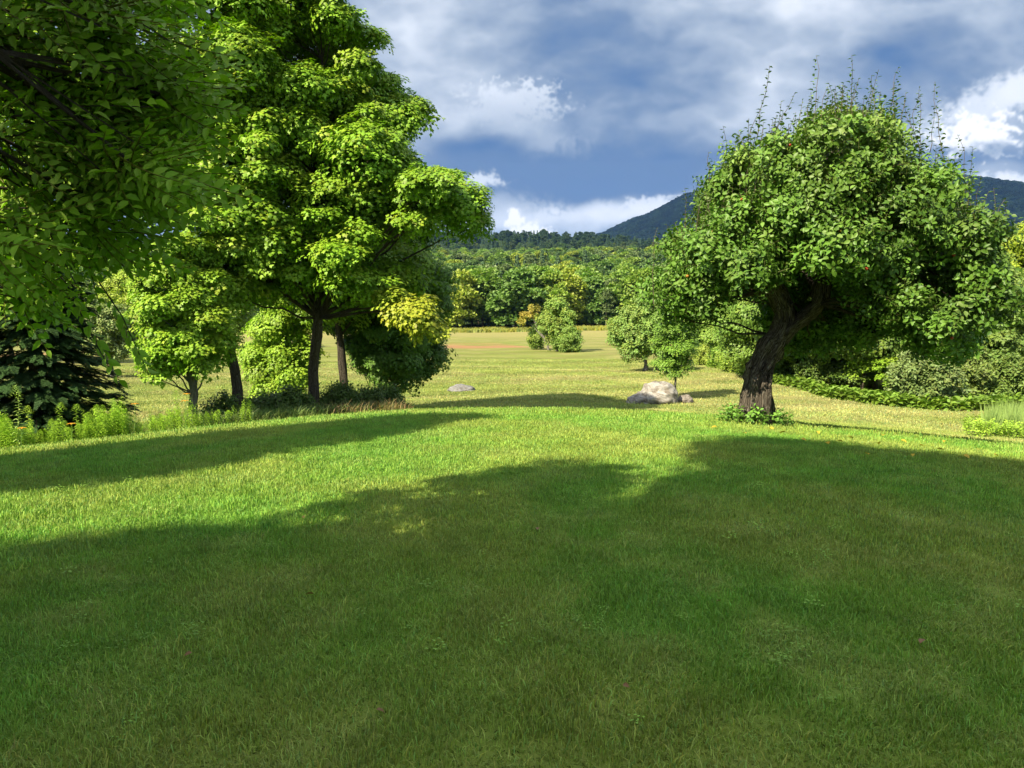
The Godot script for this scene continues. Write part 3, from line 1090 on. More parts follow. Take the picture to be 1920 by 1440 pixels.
func build_maples() -> void:
	var sprig := maple_sprig(17, 0.19, 0.09).mesh()
	M.maple = sprig
	var g := Color(0.078, 0.150, 0.009)
	var tip := Color(0.21, 0.19, 0.018)
	# the tall main maple
	var right := [[3.0, 1.6], [3.8, 3.0], [4.6, 3.6], [5.3, 4.0], [6.0, 4.6], [6.7, 3.9], [8.1, 3.3], [9.1, 2.8], [10.2, 1.9], [11.6, 0.6]]
	var left := [[3.0, 1.6], [4, 2.3], [6, 2.3], [8, 2.5], [10, 2.2], [12, 1.5], [13, 0.7]]
	var pads := crown_pads(104, 3.2, 11.0, right, left, 0.95, 0.64, 0.40, g, 0.08, 1.0)
	pads.append([Vector3(3.9, 5.75, 0.3), Vector3(0.8, 0.5, 0.8), g])
	pads.append([Vector3(4.2, 5.3, -0.2), Vector3(0.6, 0.4, 0.7), g])
	pads.append([Vector3(2.9, 2.9, 1.4), Vector3(0.62, 0.42, 0.6), Color(0.14, 0.165, 0.014)])
	pads.append([Vector3(3.3, 2.5, 1.4), Vector3(0.4, 0.26, 0.4), Color(0.14, 0.165, 0.014)])
	pads.append([Vector3(2.4, 3.3, 1.4), Vector3(0.36, 0.24, 0.4), Color(0.12, 0.16, 0.014)])
	pads.append([Vector3(-1.4, 4.4, 1.8), Vector3(1.0, 0.6, 0.9), Color(0.10, 0.165, 0.014)])
	pads.append([Vector3(-1.7, 3.5, 1.6), Vector3(0.9, 0.55, 0.8), Color(0.10, 0.165, 0.014)])
	leafy("tall_maple", "tallest maple with forked dark trunk on the crest's left side", "maples past the crest", spot(585, 20), 10.8, Vector3(0.6, 0, 0), 0.155, pads, sprig, M.leaf, M.bark, 76, 1.0, tip, 0.4, 2.7, 0.75, 0.65, 9)
	# the leaning slim one left of it
	right = [[4.0, 1.0], [6, 1.5], [8, 1.5], [10, 1.5], [12, 1.2], [14, 0.8]]
	left = [[4.0, 1.6], [6, 2.2], [8, 2.4], [10, 2.0], [12, 1.5], [14, 0.8]]
	pads = crown_pads(40, 4.2, 12.0, right, left, 0.95, 0.74, 0.42, g * 0.95, 0.12, 1.0)
	leafy("slim_maple", "slim maple leaning left between the short maple and the tallest one", "maples past the crest", spot(440, 18.6), 11.6, Vector3(-0.9, 0, 0), 0.145, pads, sprig, M.leaf, M.bark, 66, 1.0, tip, 0.4, 3.2, 0.75, 0.65, 10)
	# the short bright one
	right = [[0.9, 0.5], [1.4, 0.95], [2, 1.0], [3, 1.0], [4, 0.7], [4.8, 0.3]]
	left = [[0.9, 0.6], [1.4, 1.0], [2, 1.15], [3, 1.35], [4, 1.0], [4.8, 0.3]]
	pads = crown_pads(46, 1.35, 4.3, right, left, 1.0, 0.44, 0.42, Color(0.09, 0.165, 0.012), 0.12, 0.6)
	leafy("short_maple", "short bright maple with a mottled stubby trunk among the weeds", "maples past the crest", spot(355, 17.0), 4.2, Vector3(-0.1, 0, 0), 0.125, pads, sprig, M.leaf, M.pale_bark, 100, 0.8, tip, 0.35, 0.9, 0.75, 0.65, 7)
	# the trunk standing back
	right = [[3.0, 1.8], [5, 2.9], [7, 2.8], [9, 2.2], [11, 1.0]]
	left = [[3.0, 2.0], [5, 2.6], [7, 2.6], [9, 2.2], [11, 1.0]]
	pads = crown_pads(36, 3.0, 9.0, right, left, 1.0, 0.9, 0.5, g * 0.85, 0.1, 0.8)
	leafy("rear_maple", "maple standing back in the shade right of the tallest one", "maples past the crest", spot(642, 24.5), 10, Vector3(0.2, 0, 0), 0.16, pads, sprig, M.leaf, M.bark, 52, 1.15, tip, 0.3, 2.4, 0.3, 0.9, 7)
	# the small one at the right end, shade put into its leaf colour
	right = [[0.9, 0.8], [1.6, 1.8], [2.4, 2.1], [3.4, 2.0], [4.6, 2.2], [6, 1.4], [7, 0.5]]
	left = [[0.9, 0.9], [1.6, 1.6], [2.4, 2.2], [3.4, 2.2], [4.6, 1.9], [6, 1.4], [7, 0.5]]
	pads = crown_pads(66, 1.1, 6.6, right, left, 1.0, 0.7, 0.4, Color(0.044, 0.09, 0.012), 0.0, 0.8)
	leafy("small_maple", "small maple with shade-coloured leaves at the right end of the tree group", "maples past the crest", spot(738, 26), 6.2, Vector3(0.1, 0, 0), 0.12, pads, sprig, M.leaf, M.pale_bark, 66, 1.0, Color(0.07, 0.12, 0.014), 0.2, 1.1, 0.3, 0.9, 8)
	# bright undergrowth saplings between the trunks
	for q in [[525, 25, 4.2, 1.35, "bright green sapling seen between the slim and the tallest maple"]]:
		var h: float = q[2]
		var w: float = q[3]
		pads = crown_pads(30, h * 0.12, h * 0.95, [[0.2, w * 0.7], [h * 0.5, w], [h, w * 0.3]], [[0.2, w * 0.7], [h * 0.5, w], [h, w * 0.3]], 0.9, w * 0.38, 0.7, Color(0.10, 0.17, 0.014), 0.1)
		leafy("sapling", q[4], "", spot(q[0], q[1]), h * 0.9, Vector3.ZERO, 0.05, pads, sprig, M.leaf, M.bark, 80, 0.95, tip, 0.2, 0.3, 0.35, 0.9, 4)
	# dark low shrubs round the trunks
	var oval := oval_sprig(12, 0.3, 0.10, 0.55, 0.2).mesh()
	M.oval = oval
	for q in [[505, 19.5, 0.75, 1.0, "dark shrub between the slim and the tallest maple's feet"], [545, 19.2, 0.85, 0.8, "dark shrub close left of the tallest maple's foot"], [630, 20.5, 0.9, 0.9, "dark low shrub just right of the tallest maple's foot"], [680, 21.5, 0.85, 1.0, "dark shrub midway between the tallest and the small maple"], [722, 22.0, 0.75, 0.8, "rightmost dark shrub, in front of the small maple's foot"], [405, 17.8, 0.75, 0.7, "dark shrub between the short and the slim maple"], [468, 19.2, 0.7, 0.8, "dark shrub just right of the slim maple's foot"]]:
		var h: float = q[2] * 0.8
		var w: float = q[3] * 0.9
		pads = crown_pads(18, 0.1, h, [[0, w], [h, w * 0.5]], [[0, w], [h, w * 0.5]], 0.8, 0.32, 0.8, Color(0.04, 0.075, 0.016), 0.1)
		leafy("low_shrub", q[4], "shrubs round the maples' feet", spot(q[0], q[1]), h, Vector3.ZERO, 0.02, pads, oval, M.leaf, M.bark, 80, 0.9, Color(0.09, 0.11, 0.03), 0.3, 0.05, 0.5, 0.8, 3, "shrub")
	# the spruce at the left
	var o := thing("spruce", "dark spruce with drooping branches behind the weeds at left", "tree", spot(62, 16.6))
	var tb := Mb.new()
	stick_into(tb, [Vector3(0, -0.2, 0), Vector3(0, 2, 0), Vector3(0.05, 4.5, 0), Vector3(0, 7, 0)], [0.17, 0.13, 0.08, 0.02], 8)
	part("trunk", tb.mesh(), M.bark, o)
	var frond := Mb.new()
	for i in 30:
		var t := i / 29.0
		var p := Vector3(0.6 * t, -0.08 * t * t, 0)
		for sd in [-1, 1]:
			var l := 0.17 * (1.1 - t * 0.75) * rnd(0.7, 1.1)
			var dd := Vector3(0.75, rnd(-0.4, 0.05), sd * rnd(0.6, 1.0)).normalized()
			for k in 7:
				for e in [-1, 1]:
					flake_into(frond, p + dd * l * k / 6.0, dd + Vector3(0, rnd(-0.2, 0.5), 0) + dd.cross(Vector3.UP) * 0.8 * e, Vector3.UP + ball() * 0.5, 0.035, shade(0.7, 1.3))
	var xs := []
	var cs := []
	for k in 150:
		var y := 0.25 + 6.4 * pow(k / 150.0, 1.15)
		var t := k * 2.399
		var reach := (2.15 - 0.29 * y) * rnd(0.8, 1.1)
		if k % 6 == 0:
			var lb := Mb.new()
			stick_into(lb, [Vector3(0, y, 0), Vector3(cos(t) * reach * 0.5, y - 0.12, sin(t) * reach * 0.5), Vector3(cos(t) * reach, y - 0.25, sin(t) * reach)], [0.03, 0.02, 0.006], 5)
			part("limb", lb.mesh(), M.bark, o)
		for f in int(reach * 34) + 8:
			var e := rnd(0.25, 0.95)
			var tt := t + rnd(-0.3, 0.3)
			var p := Vector3(cos(tt) * reach * e, y - 0.3 * e * e + 0.12 * maxf(0, e - 0.75) + rnd(-0.06, 0.06), sin(tt) * reach * e)
			var dirx := Vector3(cos(tt + rnd(-0.6, 0.6)), rnd(-0.45, 0.02), sin(tt + rnd(-0.6, 0.6))).normalized()
			var zz := dirx.cross(Vector3.UP).normalized()
			xs.append(Transform3D(Basis(dirx, zz.cross(dirx), zz).scaled(Vector3.ONE * rnd(0.34, 0.6)), p))
			cs.append(Color(0.022, 0.048, 0.013) * LUSH * rnd(0.7, 1.35))
	scatter("crown", frond.mesh(), M.needle, o, xs, cs)


func build_right_edge() -> void:
	var sprig: Mesh = M.maple
	var oval: Mesh = M.oval_big
	var tip := Color(0.17, 0.18, 0.02)
	var list := [
		[1335, 66, 6.0, 3.2, 0.16, "mid green tree where the field narrows left of the apple trunk", Color(0.07, 0.125, 0.02), 0.05],
		[1395, 56, 7.0, 3.2, 0.18, "green tree behind the apple tree's left limb at the lawn's edge", Color(0.08, 0.14, 0.02), 0.05],
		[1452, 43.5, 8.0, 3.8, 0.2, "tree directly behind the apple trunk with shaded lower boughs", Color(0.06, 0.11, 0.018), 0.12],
		[1540, 39, 8.5, 4.3, 0.22, "dark-trunked tree just right of the apple trunk, behind it", Color(0.046, 0.09, 0.013), 0.24],  # this and the next two: leaf colour lowered for the hollow's shade
		[1640, 38, 8.5, 4.3, 0.22, "shade-coloured tree in the wood's edge behind the apple's middle", Color(0.042, 0.082, 0.013), 0.24],
		[1745, 39, 8.5, 4.0, 0.2, "shade-coloured green tree in the wood's edge under the apple's right side", Color(0.046, 0.088, 0.014), 0.22],
		[1835, 37, 6.5, 2.6, 0.18, "dull green tree at the wood's edge beside the yellow-green one", Color(0.065, 0.11, 0.022), 0.1],
		[1925, 46, 9.8, 3.0, 0.22, "tall yellow-green maple rising at the right border of the view", Color(0.115, 0.158, 0.012), 0.15],
		[1500, 53, 9.5, 4.2, 0.22, "tall tree in the second row behind the apple trunk", Color(0.06, 0.11, 0.018), 0.0],
		[1600, 50, 9.5, 4.2, 0.22, "tall dark tree in the second row behind the apple's middle", Color(0.05, 0.095, 0.016), 0.0],
		[1700, 49, 9.5, 4.2, 0.22, "tall green tree in the second row under the apple's right shoulder", Color(0.06, 0.105, 0.016), 0.0],
		[1810, 50, 9.0, 3.8, 0.22, "tall mid green tree in the second row left of the yellow-green maple", Color(0.075, 0.13, 0.016), 0.0],
		[1990, 40, 8.0, 3.0, 0.22, "dull green tree past the yellow-green maple on the right", Color(0.07, 0.12, 0.02), 0.1]]
	for q in list:
		var h: float = q[2]
		var w: float = q[3]
		var lo: float = h * q[7]
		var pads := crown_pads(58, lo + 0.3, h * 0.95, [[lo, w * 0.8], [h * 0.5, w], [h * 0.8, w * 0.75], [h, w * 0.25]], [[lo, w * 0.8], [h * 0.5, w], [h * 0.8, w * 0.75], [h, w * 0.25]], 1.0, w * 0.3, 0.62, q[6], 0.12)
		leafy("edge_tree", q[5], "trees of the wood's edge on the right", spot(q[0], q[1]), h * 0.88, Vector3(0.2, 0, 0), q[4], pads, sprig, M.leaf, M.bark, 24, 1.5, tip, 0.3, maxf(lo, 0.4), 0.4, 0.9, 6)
	var shrubs := [
		[1478, 42, 2.0, 1.4, "shade-coloured green shrub showing right of the apple trunk at lawn level", Color(0.042, 0.078, 0.012)],  # first three shrubs: the hollow's shade is put into their colour
		[1545, 38.5, 1.9, 1.3, "shade-coloured shrub in the wood's hollow behind the apple's shade", Color(0.042, 0.075, 0.014)],
		[1600, 37.5, 1.7, 1.2, "shade-coloured shrub left of the first bright young maple", Color(0.038, 0.07, 0.012)],
		[1622, 36.5, 2.7, 0.75, "young maple with a bright lit top bough in the wood's shade", Color(0.095, 0.165, 0.013)],
		[1668, 35.5, 1.9, 0.9, "second young maple with flat bright boughs, nearer the lawn", Color(0.09, 0.16, 0.013)],
		[1735, 32, 2.3, 1.4, "grey-green rounded shrub jutting out on the lawn's edge", Color(0.06, 0.092, 0.03)],
		[1800, 34, 2.9, 1.7, "olive shrub right of the grey-green rounded shrub", Color(0.06, 0.09, 0.02)],
		[1880, 34, 2.2, 1.6, "dark shrub at the right border above the bright ground plants", Color(0.055, 0.095, 0.02)],
		[1395, 50, 1.5, 1.6, "light green shrub along the lawn's edge left of the apple trunk", Color(0.10, 0.155, 0.02)],
		[1340, 58, 1.4, 1.8, "pale green shrub at the narrow end of the lawn", Color(0.11, 0.155, 0.025)]]
	for q in shrubs:
		var h: float = q[2]
		var w: float = q[3]
		var flat := 0.4 if "maple" in q[4] else 0.75
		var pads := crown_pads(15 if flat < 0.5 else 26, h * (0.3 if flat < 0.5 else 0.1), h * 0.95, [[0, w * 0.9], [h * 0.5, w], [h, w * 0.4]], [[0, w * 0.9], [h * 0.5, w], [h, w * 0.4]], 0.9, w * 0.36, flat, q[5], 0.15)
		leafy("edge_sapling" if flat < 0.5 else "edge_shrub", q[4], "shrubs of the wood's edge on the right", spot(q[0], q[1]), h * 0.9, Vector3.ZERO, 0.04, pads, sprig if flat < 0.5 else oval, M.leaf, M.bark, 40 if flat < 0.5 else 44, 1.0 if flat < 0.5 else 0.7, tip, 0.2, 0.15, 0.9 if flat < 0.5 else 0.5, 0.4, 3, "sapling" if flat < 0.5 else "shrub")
	# bright ground cover along that edge
	var xs := []
	var cs := []
	for i in 1500:
		var u := rnd(1330, 1960)
		var d := table([[1330, 56], [1450, 41], [1560, 33.8], [1680, 31.5], [1760, 30.8], [1840, 31.5], [1960, 31.0]], u) + rnd(-0.5, 1.0) * (2.4 if u > 1780 else 0.9)
		var p := spot(u, d)
		xs.append(Transform3D(frame_y(Vector3.UP + ball() * 0.5, rnd(0, TAU), rnd(0.7, 1.4)), p + Vector3(0, rnd(0.0, 0.14), 0)))
		cs.append(Color(0.068, 0.115, 0.014) * LUSH * rnd(0.7, 1.2))
	tag(scatter("ground_cover", oval, M.leaf, self, xs, cs), "bright low plants edging the lawn under the right-hand wood", "plants", "", "stuff")
	# the sapling by the boulder
	var pads := crown_pads(30, 1.0, 4.0, [[0.9, 0.7], [2, 1.15], [3.2, 0.9], [4, 0.3]], [[0.9, 0.7], [2, 1.3], [3.2, 1.0], [4, 0.3]], 1.0, 0.42, 0.6, Color(0.065, 0.125, 0.016), 0.05)
	leafy("thin_young_tree", "thin young tree rising behind the pale boulder", "", spot(1268, 32.6), 3.8, Vector3(0.05, 0, 0), 0.06, pads, sprig, M.leaf, M.pale_bark, 44, 0.8, tip, 0.2, 0.9, 0.8, 0.5, 6)


func build_apple() -> void:
	var at := spot(1418, 12.6)
	var o := thing("apple_tree", "old apple tree with crooked forked trunk and upright shoots", "apple tree", at)
	# trunk: two ridges that part at a groove, leaning to the right and forking
	var tb := Mb.new()
	var path := smooth_path([Vector3(-0.05, -0.3, 0), Vector3(-0.03, 0.15, 0), Vector3(-0.01, 0.6, 0), Vector3(0.06, 0.95, 0), Vector3(0.26, 1.32, 0), Vector3(0.42, 1.62, 0.0), Vector3(0.46, 1.9, 0), Vector3(0.36, 2.15, 0.02), Vector3(0.24, 2.4, 0.05), Vector3(0.22, 2.75, 0.05), Vector3(0.32, 3.2, 0.0), Vector3(0.3, 3.8, -0.1)], 4)
	var rad := smooth_nums([0.28, 0.21, 0.185, 0.182, 0.182, 0.175, 0.145, 0.15, 0.145, 0.12, 0.085, 0.03], 4)
	stick_into(tb, path, rad, 26, Color.WHITE, 0.75, 1.6)
	part("trunk", tb.mesh(), M.apple_bark, o)
	var rb := Mb.new()
	stick_into(rb, smooth_path([Vector3(0.17, -0.3, 0.12), Vector3(0.14, 0.1, 0.14), Vector3(0.13, 0.45, 0.12), Vector3(0.16, 0.8, 0.08), Vector3(0.26, 1.15, 0.02)], 4), smooth_nums([0.19, 0.15, 0.135, 0.12, 0.08], 4), 18, Color.WHITE, 0.7, 1.6)
	part("trunk_rib", rb.mesh(), M.apple_bark, o)
	var rl := [Vector3(0.40, 1.5, 0), Vector3(0.62, 1.72, 0.03), Vector3(0.85, 1.9, 0.05), Vector3(1.0, 2.1, 0.05), Vector3(1.02, 2.36, 0.05), Vector3(1.12, 2.55, 0.05), Vector3(1.5, 2.68, 0.1), Vector3(2.0, 2.82, 0.15), Vector3(2.6, 2.9, 0.1), Vector3(3.1, 2.9, 0)]
	var rr := [0.17, 0.145, 0.13, 0.135, 0.135, 0.12, 0.085, 0.065, 0.045, 0.02]
	var lb := Mb.new()
	stick_into(lb, smooth_path(rl, 4), smooth_nums(rr, 4), 16, Color.WHITE, 0.7, 1.6)
	part("limb", lb.mesh(), M.apple_bark, o)
	for e in [[Vector3(1.1, 2.5, 0.05), Vector3(1.2, 4.2, 0.3), 0.09], [Vector3(2.0, 2.82, 0.15), Vector3(2.3, 1.7, 0.9), 0.035], [Vector3(1.6, 2.7, 0.1), Vector3(2.1, 4.0, -0.4), 0.06], [Vector3(0.25, 2.4, 0.05), Vector3(-0.9, 3.0, 0.5), 0.07], [Vector3(0.3, 2.9, 0.05), Vector3(-0.5, 4.0, -0.5), 0.05], [Vector3(0.24, 2.3, 0.05), Vector3(-1.1, 2.2, 0.9), 0.05], [Vector3(1.2, 2.6, 0.1), Vector3(1.1, 3.1, 1.7), 0.06], [Vector3(2.2, 2.85, 0.1), Vector3(3.3, 2.2, 1.0), 0.05], [Vector3(1.0, 2.3, 0.0), Vector3(1.4, 2.9, -1.7), 0.06]]:
		lb = Mb.new()
		var pth := bend(e[0], e[1], ball() * 0.18, 7)
		stick_into(lb, pth, taper(e[2], 0.012, 7), 8, Color.WHITE, 0.4)
		part("limb", lb.mesh(), M.apple_bark, o)
	# crown
	var bottom := [[-1.9, 1.45], [-1.0, 1.55], [-0.3, 2.0], [0.2, 2.1], [1.0, 2.15], [1.7, 1.75], [2.2, 1.5], [2.7, 1.15], [3.2, 0.95], [4.3, 0.95]]
	var top := [[-1.9, 2.9], [-1.6, 3.1], [-1.1, 3.5], [-0.7, 3.95], [-0.2, 4.4], [0.4, 4.75], [1.2, 5.1], [1.9, 4.95], [2.5, 4.35], [3.2, 3.7], [4.0, 3.2], [4.4, 2.6]]
	var left_x := [[0.8, -1.0], [1.4, -1.3], [2.0, -1.75], [3.2, -1.72], [3.7, -1.15], [4.4, -0.75], [5.2, -0.1]]
	var right_x := [[0.6, 3.7], [2.0, 4.15], [3.2, 3.9], [3.7, 3.35], [4.4, 2.85], [5.1, 2.45]]
	var pads := []
	var dist := 12.6
	var rise := at.y - EYE
	var tries := 0
	while pads.size() < 185 and tries < 9000:
		tries += 1
		var pr := rnd(0.2, 0.5)
		var x := rnd(-1.6, 3.9)
		var y := rnd(0.8, 5.2)
		var f := (x - 1.1) / 2.9
		var deep := 2.35 * sqrt(maxf(0.04, 1 - f * f)) * sqrt(maxf(0.05, 1 - pow((y - 2.7) / 2.9, 2)))
		var z := rnd(-1, 1)
		z = signf(z) * sqrt(absf(z)) * maxf(0.05, deep - pr * 0.5)
		if z > 0: z += 0.6 * smoothstep(1.6, 2.8, x) * (1 - smoothstep(1.6, 3.2, y))
		var near := dist / (dist - z)          # what stands nearer looks larger: keep it inside the same outline
		var sx := (at.x + x) * near - at.x
		var sy := (rise + y) * near - rise
		var wild := 0.22 * n_lump.get_noise_2d(sx * 26, sy * 26)
		if sx < table(left_x, sy) + pr * 0.75 + wild or sx > table(right_x, sy) - pr * 0.75 + wild: continue
		if sy < table(bottom, sx) + pr * 0.6 or sy > table(top, sx) - pr * 0.4 + wild * 1.6: continue
		if y < table(bottom, x) + 0.7 and absf(z) < 0.7 and x > -0.6 and x < 2.2: continue
		if z > 0 and sx > 0.05 and sx < 1.9 and sy - pr * 0.8 < 2.3: continue
		var c := Vector3(x, y, z)
		var ok := true
		for q in pads:
			if (q[0] - c).length() < (q[1].x + pr) * 0.46:
				ok = false
				break
		if ok:
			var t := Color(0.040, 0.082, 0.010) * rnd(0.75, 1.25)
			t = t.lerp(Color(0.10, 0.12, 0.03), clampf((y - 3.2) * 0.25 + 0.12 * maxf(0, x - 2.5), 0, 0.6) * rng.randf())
			pads.append([c, Vector3(pr, pr * 0.9, pr), t])
	for i in 46:
		var pr := rnd(0.3, 0.45)
		pads.append([Vector3(rnd(0.9, 2.7), rnd(1.4, 2.2), rnd(-2.3, -0.9)), Vector3(pr, pr * 0.9, pr), Color(0.046, 0.092, 0.013)])
	var spine := smooth_path(rl, 4)
	spine.append_array(path.slice(24))
	var spine_r := smooth_nums(rr, 4)
	spine_r.append_array(rad.slice(24))
	limbs_to(o, pads, spine, spine_r, M.apple_bark, 1.6, 0, true)
	var oval := oval_sprig(11, 0.26, 0.085, 0.66, 0.1).mesh()
	M.apple_sprig = oval
	var xs := []
	var cs := []
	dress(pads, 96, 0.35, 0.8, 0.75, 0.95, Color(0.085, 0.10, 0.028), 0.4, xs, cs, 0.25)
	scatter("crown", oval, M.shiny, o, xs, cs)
	# upright water shoots on top
	var shoots := [[0.05, 5.9, 0.0], [0.72, 6.0, 0.2], [1.42, 6.1, -0.1], [1.05, 5.5, 0.5], [1.68, 5.75, 0.3], [1.9, 5.6, -0.4], [2.1, 5.85, 0.1], [2.45, 5.55, 0.1], [2.75, 5.65, 0.0], [-0.35, 5.0, 0.3], [-0.62, 5.0, -0.2], [-0.95, 4.5, 0.2], [3.25, 4.6, 0.1], [3.5, 4.65, -0.1], [-1.3, 3.95, 0.1], [3.9, 3.75, 0.2], [0.4, 5.45, -0.4], [1.2, 5.6, 0.0], [1.85, 5.5, 0.5], [0.3, 5.35, 0.5], [2.3, 5.35, 0.4], [-0.1, 5.2, 0.1], [0.9, 5.55, 0.3], [-1.75, 3.3, 0.2], [2.6, 5.2, 0.3], [3.0, 4.75, 0.3]]
	for i in 190:
		var x := rnd(-1.45, 3.6)
		shoots.append([x, table(top, x) + rnd(-0.1, 0.75) * rnd(0.45, 1.0) * (1.0 if x > -0.8 and x < 2.8 else 0.6), rnd(-1.1, 0.9)])
	for s in shoots:
		var b := Mb.new()
		var l := rnd(0.7, 1.5)
		var foot := Vector3(s[0] + rnd(-0.3, 0.3) * l * (0.4 if s[1] > 5.4 else 1.0), s[1] - l, s[2] + rnd(-0.25, 0.25) * l)
		var head := Vector3(s[0], s[1], s[2])
		stick_into(b, bend(foot, head, ball() * 0.07, 5), taper(0.008, 0.003, 5), 4, Color(0.10, 0.08, 0.055))
		var n := int(l * 22)
		for i in n:
			var t := (i + 0.5) / n
			var a := i * 2.399
			var out := Vector3(cos(a), rnd(0.2, 0.9), sin(a))
			var k := rnd(0.8, 1.25)
			leaf_into(b, foot.lerp(head, t), out, Vector3.UP + ball() * 0.4, 0.1 * lerpf(1.25, 0.6, t) * rnd(0.7, 1.2), 0.06 * lerpf(1.25, 0.6, t) * rnd(0.7, 1.2), Color(0.050, 0.082, 0.018) * LUSH * k, 0.3, 0.3)
		part("shoot", b.mesh(), M.shiny, o)
	# single leaves that show one by one on the side towards the lawn
	var lm := []
	for i in 5:
		var b := Mb.new()
		leaf_into(b, Vector3.ZERO, Vector3(1, 0, 0), Vector3.UP, 0.085, 0.056, Color(0.055, 0.10, 0.016) * LUSH * rnd(0.85, 1.2), rnd(0.1, 0.35), rnd(0.1, 0.35))
		lm.append(b.mesh())
	for i in 300:
		var q = pads[rng.randi() % pads.size()]
		while q[0].z < 0.3: q = pads[rng.randi() % pads.size()]
		var d := ball()
		d.z = absf(d.z)
		part("leaf", lm[i % 5], M.shiny, o, Transform3D(frame_y(Vector3.UP * 0.5 + d * 0.6 + ball() * 0.4, rnd(0, TAU), rnd(0.8, 1.2)), q[0] + d * q[1] * rnd(1.0, 1.14)))
	var am := SphereMesh.new()
	am.radius = 0.024
	am.height = 0.044
	am.radial_segments = 12
	am.rings = 7
	var red := StandardMaterial3D.new()
	red.albedo_color = Color(0.58, 0.20, 0.08)
	red.roughness = 0.4
	var yel := StandardMaterial3D.new()
	yel.albedo_color = Color(0.62, 0.42, 0.14)
	yel.roughness = 0.4
	for i in 20:
		var q = pads[rng.randi() % pads.size()]
		while q[0].z < 0.2: q = pads[rng.randi() % pads.size()]
		var d := ball()
		d.z = absf(d.z)
		part("apple", am, red if i % 3 else yel, o, Transform3D(Basis(), q[0] + d * q[1] * 1.02))
	# small leafy suckers round its foot
	xs = []
	cs = []
	for i in 90:
		var a := rnd(0, TAU)
		var rr2 := rnd(0.15, 0.55)
		var p := at + Vector3(cos(a) * rr2 * 1.2, 0, sin(a) * rr2)
		p.y = ground(p.x, p.z) + rnd(0.02, 0.2)
		xs.append(Transform3D(frame_y(Vector3.UP + ball() * 0.6, rnd(0, TAU), rnd(0.6, 1.0)), p))
		cs.append(Color(0.07, 0.14, 0.022) * LUSH * rnd(0.7, 1.2))
	tag(scatter("foot_plants", oval, M.leaf, self, xs, cs), "small leafy plants round the apple trunk's foot", "plants", "", "stuff")


